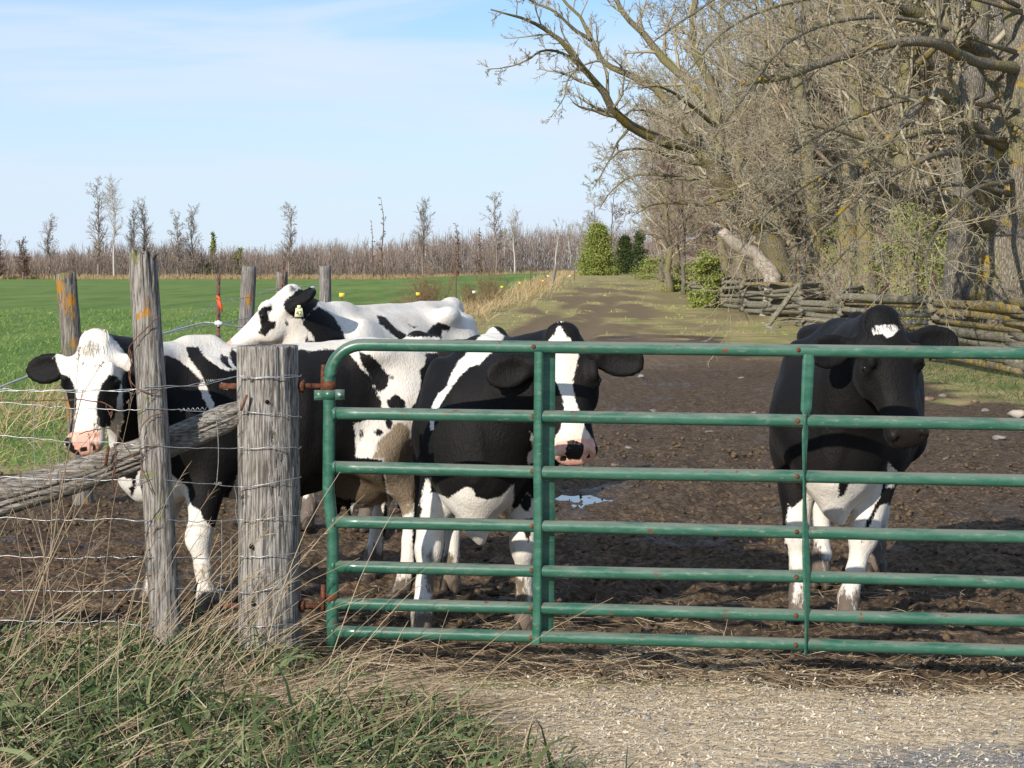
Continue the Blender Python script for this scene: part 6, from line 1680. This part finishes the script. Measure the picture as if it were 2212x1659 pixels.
# umbel weeds at the fence
def weed(base, H, lean, label):
    root = empty('dry_weed', tuple(base)); base = np.asarray(base, float)
    mb = MB(); q = limb_from([(0, 0, 0), (lean * 0.3, 0, H * 0.4), (lean * 0.65, 0, H * 0.75), (lean, 0, H)], 10)
    mb.add(*tube1(q, np.linspace(0.005, 0.002, 10), 5)); L = np.array([H])
    S, D, Lc, Rc, _ = kids(q[None], np.linspace(0.005, 0.002, 10)[None], 9, 0.25, (0.45, 0.9), 0.42, 0.6, L, (0.1, 0, 0.3), 0.0013)
    Pt, Rd = grow(S, D, Lc, Rc, 5, 0.06, (0, 0, 0.1), 0.6); mb.add(*tubes(Pt, Rd, 4))
    S, D, Lc2, Rc, _ = kids(Pt, Rd, 5, 0.75, (0.3, 0.9), 0.28, 0.7, Lc, (0, 0, 0.3), 0.001); P2, R2 = grow(S, D, Lc2, Rc, 3, 0.05, (0, 0, 0), 0.8); mb.add(*tubes(P2, R2, 3))
    S, D, Lc3, Rc, _ = kids(P2, R2, 5, 0.9, (0.3, 0.9), 0.45, 0.7, Lc2, (0, 0, 0.2), 0.0009); P3, R3 = grow(S, D, Lc3, Rc, 3, 0.05, (0, 0, 0), 1.0); mb.add(*tubes(P3, R3, 3))
    mb.build('stem', weed_mat, root)
    V, Q, t_ = leaf_cloud(P3[:, -1], 0.006, np.zeros(len(P3))); b = MB(); b.add(V, Q); b.build('seed_heads', weed_mat, root, False)['kind'] = 'stuff'
    tag(root, label, 'weed')
weed_mat = twig_mat('dry_weed_stem', (0.26, 0.20, 0.14), (0.20, 0.15, 0.10), (0.32, 0.26, 0.19))
def wbase(x, y): return (x, y, zg(x, y) - 0.02)
weed(wbase(-1.97, 8.05), 1.20, 0.20, 'tall branching dry umbel weed in front of the white-faced cow')
weed(wbase(-2.10, 8.0), 0.95, 0.50, 'leaning dry umbel weed crossing the brace pole')
weed(wbase(-1.90, 8.2), 0.75, -0.12, 'shorter dry umbel weed against the wire below the brace pole')

# ------------------------------------------------------------------ chips, straw, clods
rng = np.random.default_rng(52)
chip_mat = grass_mat('wood_chips', (0.42, 0.33, 0.22), (0.60, 0.50, 0.365), (0.72, 0.63, 0.49))
N = 60000; y = 6.2 + U(0, 1, N) * 2.75; x = U(-0.6, 3.0, N)
k = (x > -0.92 + (8.7 - y) * 0.55) & (U(0, 1, N) < sstep(8.95, 8.0, y + 0.25 * fbm(x * 2.2, y * 2.2, octv=3, seed=61)) * (0.55 + 0.45 * sstep(1.4, 0.2, x + 1.1 * (7.2 - y))))
x, y = x[k], y[k]; N = len(x)
L = 0.005 + 0.017 * U(0, 1, N) ** 1.8; W = L * U(0.25, 0.6, N); a = U(0, 6.28, N); tl = rng.normal(0, 0.3, (N, 2))
u = np.stack([np.cos(a), np.sin(a), tl[:, 0]], -1); v = np.stack([-np.sin(a), np.cos(a), tl[:, 1]], -1)
C = np.stack([x, y, ground_z(x, y) + 0.004], -1)
V = np.stack([C - u * L[:, None] / 2 - v * W[:, None] / 2, C + u * L[:, None] / 2 - v * W[:, None] / 3, C + u * L[:, None] / 2 + v * W[:, None] / 2, C - u * L[:, None] / 2 + v * W[:, None] / 3], 1).reshape(-1, 3)
b = MB(); b.add(V, np.arange(N * 4).reshape(-1, 4), None, np.repeat(U(0, 1, N), 4)); stuff(b, 'wood_chips', chip_mat, 'pale wood chips spread on the ground in front of the gate', 'chips')
N = 14500; y = np.concatenate([U(8.2, 11.0, 4500), U(8.0, 9.0, 2800), U(6.4, 8.4, 2200), U(8.5, 9.9, 5000)]); x = np.concatenate([U(-2.8, 2.6, 4500), U(-0.7, 2.6, 2800), U(-0.3, 2.6, 2200), U(-1.2, 0.9, 5000)])
k = (U(0, 1, N) < 0.25 + sstep(0.0, 0.4, fbm(x * 1.7, y * 2.2, octv=4, seed=63)) + sstep(9.2, 8.6, y) * 0.5); x, y = x[k], y[k]; N = len(x)
S = np.stack([x, y, ground_z(x, y) + U(0.0, 0.02, N)], -1)
V, Q, t_ = ribbons(S, rng.normal(0, 1, (N, 3)) * [1, 1, 0.12], U(0.04, 0.20, N), U(0.002, 0.004, N), 3, (0, 0, -0.05), 0.12); b = MB(); b.add(V, Q, None, t_)
stuff(b, 'loose_hay', g_dry, 'loose hay trodden into the mud around the gate', 'hay')
phi = (1 + 5 ** 0.5) / 2
ICO = norm(np.array([(-1, phi, 0), (1, phi, 0), (-1, -phi, 0), (1, -phi, 0), (0, -1, phi), (0, 1, phi), (0, -1, -phi), (0, 1, -phi), (phi, 0, -1), (phi, 0, 1), (-phi, 0, -1), (-phi, 0, 1)], float))
ICT = np.array([(0, 11, 5), (0, 5, 1), (0, 1, 7), (0, 7, 10), (0, 10, 11), (1, 5, 9), (5, 11, 4), (11, 10, 2), (10, 7, 6), (7, 1, 8), (3, 9, 4), (3, 4, 2), (3, 2, 6), (3, 6, 8), (3, 8, 9), (4, 9, 5), (2, 4, 11), (6, 2, 10), (8, 6, 7), (9, 8, 1)])
def lumps(x, y, r, flat=0.7):
    N = len(x); C = np.stack([x, y, ground_z(x, y) + r * 0.25], -1)
    V = C[:, None] + ICO[None] * r[:, None, None] * U(0.6, 1.25, (N, 12))[..., None] * [1.15, 1.15, flat]
    return V.reshape(-1, 3), (ICT[None] + (np.arange(N) * 12)[:, None, None]).reshape(-1, 3)
clod_mat = m_plain('mud_clods', (0.10, 0.069, 0.043), 0.95, 0.15, 0.5, 3, bump=0.3)
N = 24000; y = 8.25 + 12 * U(0, 1, N) ** 1.5; x = U(-0.30, 0.27, N) * y * 1.15
k = (mud_mask(x, y) > 0.6) & (U(0, 1, N) < 0.35 + 0.9 * sstep(-0.1, 0.35, fbm(x * 1.3, y * 1.3, octv=3, seed=71))); x, y = x[k], y[k]; N = len(x); r = 0.004 + 0.020 * U(0, 1, N) ** 3.4 * (0.7 + 0.04 * y)
OCT = np.array([(1, 0, 0), (0, 1, 0), (-1, 0, 0), (0, -1, 0), (0, 0, 1), (0, 0, -1)], float); OCF = np.array([(0, 1, 4), (1, 2, 4), (2, 3, 4), (3, 0, 4), (1, 0, 5), (2, 1, 5), (3, 2, 5), (0, 3, 5)])
an = U(0, 6.28, N); ca, sa = np.cos(an)[:, None], np.sin(an)[:, None]
O_ = OCT[None] * U(0.6, 1.4, (N, 6))[..., None] + rng.normal(0, 0.22, (N, 6, 3)); O_ = np.stack([O_[..., 0] * ca - O_[..., 1] * sa, O_[..., 0] * sa + O_[..., 1] * ca, O_[..., 2] * 0.75], -1)
V = np.stack([x, y, ground_z(x, y) + r * 0.2], -1)[:, None] + O_ * r[:, None, None]
b = MB(); b.add(V.reshape(-1, 3), None, (OCF[None] + (np.arange(N) * 6)[:, None, None]).reshape(-1, 3)); o = b.build('mud_clods', clod_mat, None, False); tag(o, 'crumbled mud clods all over the trampled yard', 'clods', kind='stuff')
N = 420; y = U(6.3, 8.3, N); x = U(-0.2, 2.6, N); r = 0.003 + 0.011 * U(0, 1, N) ** 3; V, T = lumps(x, y, r); b = MB(); b.add(V, None, T)
grit_mat = m_plain('grey_gravel', (0.20, 0.195, 0.19), 0.8, 0.3, 0.45, 9)
tag(b.build('gravel', grit_mat, None, True), 'grey gravel bits among the wood chips', 'gravel', kind='stuff')
# stones one can pick out
stone_mat = m_plain('field_stone', (0.20, 0.18, 0.165), 0.85, 0.25, 0.35, 6, bump=0.4)
def stone(px_, py_, w, mat, label, group=None, name='stone', flat=0.6):
    d = (CAM_Z) * F_PX / (py_ - HY); x = (px_ - CX) / F_PX * d
    bm = bmesh.new(); bmesh.ops.create_icosphere(bm, subdivisions=2, radius=w)
    sd_ = int(px_ * 7 + py_)
    for vv in bm.verts:
        c = np.array(vv.co); f = 1 + 0.75 * float(fbm(np.array([c[0] / w * 1.1 + sd_]), np.array([c[1] / w * 1.1]), np.array([c[2] / w * 1.1]), octv=2, seed=4)[0])
        vv.co = Vector((c[0] * f * 1.25, c[1] * f, c[2] * f * flat))
    me = bpy.data.meshes.new('stone'); bm.to_mesh(me); bm.free(); me.materials.append(mat)
    for p_ in me.polygons: p_.use_smooth = True
    o = link(name, me); o.location = (x, d, zg(x, d) + w * flat * 0.35); o.rotation_euler = (0, 0, sd_ % 6)
    tag(o, label, 'stone', group)
brown_stone = m_plain('brown_stone', (0.21, 0.145, 0.10), 0.9, 0.2, 0.35, 8, bump=0.4)
for (a_, b_, w) in ((641, 379, 0.055), (635, 362, 0.05), (636, 421, 0.045), (710, 433, 0.035), (755, 415, 0.04), (615, 468, 0.03), (652, 412, 0.06), (930, 400, 0.06), (943, 398, 0.05), (975, 402, 0.05), (985, 411, 0.05), (668, 385, 0.05), (741, 377, 0.06), (629, 450, 0.035), (947, 461, 0.035), (960, 520, 0.03), (1000, 440, 0.05)):
    stone(a_, b_, w, stone_mat if int(a_) % 3 else brown_stone, 'small pale stone lying loose on the trampled mud', 'small stones on the mud')
stone(1018, 415, 0.10, m_plain('pale_stone', (0.36, 0.31, 0.25), 0.85, 0.2, 0.2, 8, bump=0.4), 'pale flat stone by the grass edge near the rail fence')
for (a_, b_, w, lab) in ((451, 320, 0.30, 'flat grey field stone beside the dark log'), (466, 319, 0.16, 'smaller grey stone lying in the lane grass'), (452, 329, 0.22, 'grey stone half sunk in lane grass behind the cows'), (577, 282.5, 0.8, 'large pale boulder by the lane under the cedar'), (585, 280.5, 0.6, 'boulder beside the large pale one by the lane')):
    stone(a_, b_, w, stone_mat, lab, None, flat=0.45)
stone(772, 329, 0.22, stone_mat, 'flat pale stone before the leaning mossy stake', None, flat=0.3)
# dark log lying in the lane grass
c0 = P(432, 316.5, 66); lg = empty('log', (c0[0], 66, zg(c0[0], 66))); me = rail_mesh(7, 1.5, 0.20); me.materials.append(m_wood('dark_log_wood', (0.09, 0.07, 0.05), (0.03, 0.025, 0.02), axis='X')); o = link('trunk', me, None, lg); o.location = (0, 0, 0.2); o.rotation_euler = (0, 0.06, 0.3); tag(lg, 'short dark log lying in the grass beside the lane', 'log')

# ------------------------------------------------------------------ field edge: posts, tan grass, weeds
for (px_, top, d, lab, w) in ((456, 268, 70, 'rust red steel post in the tan grass beside the lane', 0.05), (489, 270, 90, 'dark steel post second along the lane fence', 0.05), (530.5, 267, 130, 'thin rusty steel post third along the lane fence', 0.05), (574.5, 270, 160, 'short steel post by the boulders near the cedar', 0.05)):
    x = (px_ - CX) / F_PX * d; tpost((x, d, zg(x, d) - 0.05), P(px_, top, d), lab, w)
x = (555 - CX) / F_PX * 140; t_ = P(556, 264.5, 140)
thing_post('fence_post', (x - 0.25, 140, zg(x, 140) - 0.1), t_, 0.13, 0.12, wood_far, 'leaning grey wooden post far along the lane fence', 'post', None, sides=16, rings=14, seed=40)
yel = m_plain('yellow_plastic', (0.75, 0.55, 0.06), 0.5, 0.4, 0.1, 20)
for i_, (px_, py_, d, mt_) in enumerate(((342, 295, 44, yel), (418, 294, 58, yel), (474, 292, 72, white_pl), (502, 287, 84, yel), (520, 283, 96, yel), (543, 281, 112, yel), (570, 276, 150, white_pl), (548, 276, 130, white_pl))):
    x = (px_ - CX) / F_PX * d; r_ = empty('insulator_post', (x, d, zg(x, d))); b = MB(); top = P(px_, py_, d)[2] - zg(x, d)
    b.add(*tube1([(0, 0, 0), (0, 0, top)], 0.012, 5)); b.build('rod', tpost_mat, r_); b = MB(); b.add(*box(0, 0, top, 0.12, 0.10, 0.09)); b.build('cap', mt_, r_, False)
    tag(r_, ('thin rod with a yellow insulator cap at the field edge' if mt_ is yel else 'thin rod with a white insulator cap at the field edge'), 'rod', 'electric fence rods along the field edge')
rng = np.random.default_rng(61)
N = 13000; y = 20 * (10.5 ** U(0, 1, N)); x = fence_x(y) - 0.4 + rng.normal(0, 0.75, N) - 0.4 * U(0, 1, N) ** 2
k = (mud_mask(x, y) < 0.45) & (U(0, 1, N) < 0.25 + sstep(-0.2, 0.3, fbm(x * 0.6, y * 0.15, octv=3, seed=19))); x, y = x[k], y[k]; N = len(x); S = np.stack([x, y, ground_base(x, y) - 0.02], -1)
V, Q, tn = ribbons(S, rng.normal(0, 0.35, (N, 3)) * [1, 1, 0.2] + [0.15, 0, 0.8], U(0.25, 0.75, N), U(0.006, 0.012, N) * (0.6 + y / 60), 4, (0.15, 0, -0.35), 0.08); b = MB(); b.add(V, Q, None, tn)
stuff(b, 'tan_fence_grass', g_tan, 'long tan dead grass growing along the lane fence', 'grass')
# field and pasture blades
N = 30000; y = 15.5 * (5.2 ** U(0, 1, N)); x = -U(0.0, 0.30, N) * y
k = (x < fence_x(y) + 0.4) & (mud_mask(x, y) < 0.4); x, y = x[k], y[k]; N = len(x); S = np.stack([x, y, ground_base(x, y) - 0.02], -1)
V, Q, tn = ribbons(S, rng.normal(0, 0.5, (N, 3)) * [1, 1, 0.2] + [0.1, 0, 0.7], U(0.06, 0.16, N), U(0.006, 0.010, N) * (0.5 + y / 30), 3, (0.1, 0, -0.4), 0.1); b = MB(); b.add(V, Q, None, tn)
stuff(b, 'field_grass', g_field, 'short green grass of the wide field', 'grass')
N = 2600; y = 12 + 16 * U(0, 1, N) ** 1.3; x = -0.13 * y - U(0, 1, N) * 0.16 * y; k = (mud_mask(x, y) < 0.5); x, y = x[k], y[k]; N = len(x); S = np.stack([x, y, ground_base(x, y) - 0.02], -1)
V, Q, tn = ribbons(S, rng.normal(0, 0.5, (N, 3)) * [1, 1, 0.2] + [0.2, 0, 0.6], U(0.15, 0.42, N), U(0.004, 0.008, N), 5, (0.15, 0, -0.6), 0.1); b = MB(); b.add(V, Q, None, tn)
stuff(b, 'rough_tan_grass', g_tan, 'rough tan and green grass clumps by the lichened post', 'grass')
N = 26000; y = 24 * (6.5 ** U(0, 1, N)); x = fence_x(y) + U(0, 1, N) * (8.0 + 0.0 * y + 0.02 * (y - 40) + 2.0)
nz = fbm(x * 0.5, y * 0.25, octv=3, seed=23); k = (mud_mask(x, y) < 0.35) & (rut_mask(x, y) < 0.3) & (patch_mask(x, y) < 0.35) & (U(0, 1, N) < sstep(-0.25, 0.25, nz)); x, y = x[k], y[k]; N = len(x); S = np.stack([x, y, ground_base(x, y) - 0.02], -1)
V, Q, tn = ribbons(S, rng.normal(0, 0.55, (N, 3)) * [1, 1, 0.2] + [0.1, 0, 0.6], U(0.05, 0.15, N), U(0.006, 0.012, N) * (0.5 + y / 40), 3, (0.1, 0, -0.4), 0.1); b = MB(); b.add(V, Q, None, tn)
pasture_mat = grass_mat('pasture_grass', (0.18, 0.24, 0.055), (0.36, 0.32, 0.12), (0.56, 0.44, 0.23))
stuff(b, 'pasture_grass', pasture_mat, 'patchy green and tan pasture grass beside the lane', 'grass')
N = 3000; y = U(21, 36, N); x = np.interp(y, [21, 36], [7.7, 6.9]) + rng.normal(0, 0.55, N); S = np.stack([x, y, ground_base(x, y) - 0.02], -1)
V, Q, tn = ribbons(S, rng.normal(0, 0.5, (N, 3)) * [1, 1, 0.2] + [0.1, 0, 0.7], U(0.08, 0.22, N), U(0.006, 0.012, N), 4, (0.1, 0, -0.45), 0.1); b = MB(); b.add(V, Q, None, tn * 0.7)
stuff(b, 'fence_foot_grass', g_green, 'green grass growing at the foot of the near rail fence', 'grass')
for (px_, d, H, lab) in ((433, 66, 2.0, 'bushy brown dry weed next to the rust red post'), (421, 60, 1.5, 'low brown dry weed clump in tan grass'), (470, 76, 1.5, 'dry brown weed between the two steel posts'), (492, 88, 1.8, 'dense brown dry weed around the dark steel post'), (404, 56, 1.1, 'small dry dock weed at the field edge')):
    x = (px_ - CX) / F_PX * d; r_ = empty('dry_weed', (x, d, zg(x, d))); mb = MB(); n_ = 26
    S = rng.normal(0, 0.22, (n_, 3)) * [1, 1, 0]; Pt, Rd = grow(S, rng.normal(0, 0.35, (n_, 3)) * [1, 1, 0.2] + [0, 0, 1], U(0.5, 1.0, n_) * H, np.full(n_, 0.011), 6, 0.08, (0, 0, 0), 0.5); mb.add(*tubes(Pt, Rd, 3))
    crown_levels(Pt, Rd, np.full(n_, H * 0.7), [dict(n=7, ratio=0.35, t0=0.35, k=3, wob=0.15, rmin=0.008), dict(n=4, ratio=0.5, k=3, wob=0.2, rmin=0.007)], mb); mb.build('stems', weed_brown := globals().get('weed_brown') or twig_mat('brown_weed', (0.20, 0.13, 0.07), (0.25, 0.17, 0.10), (0.16, 0.10, 0.06)), r_); tag(r_, lab, 'weed')
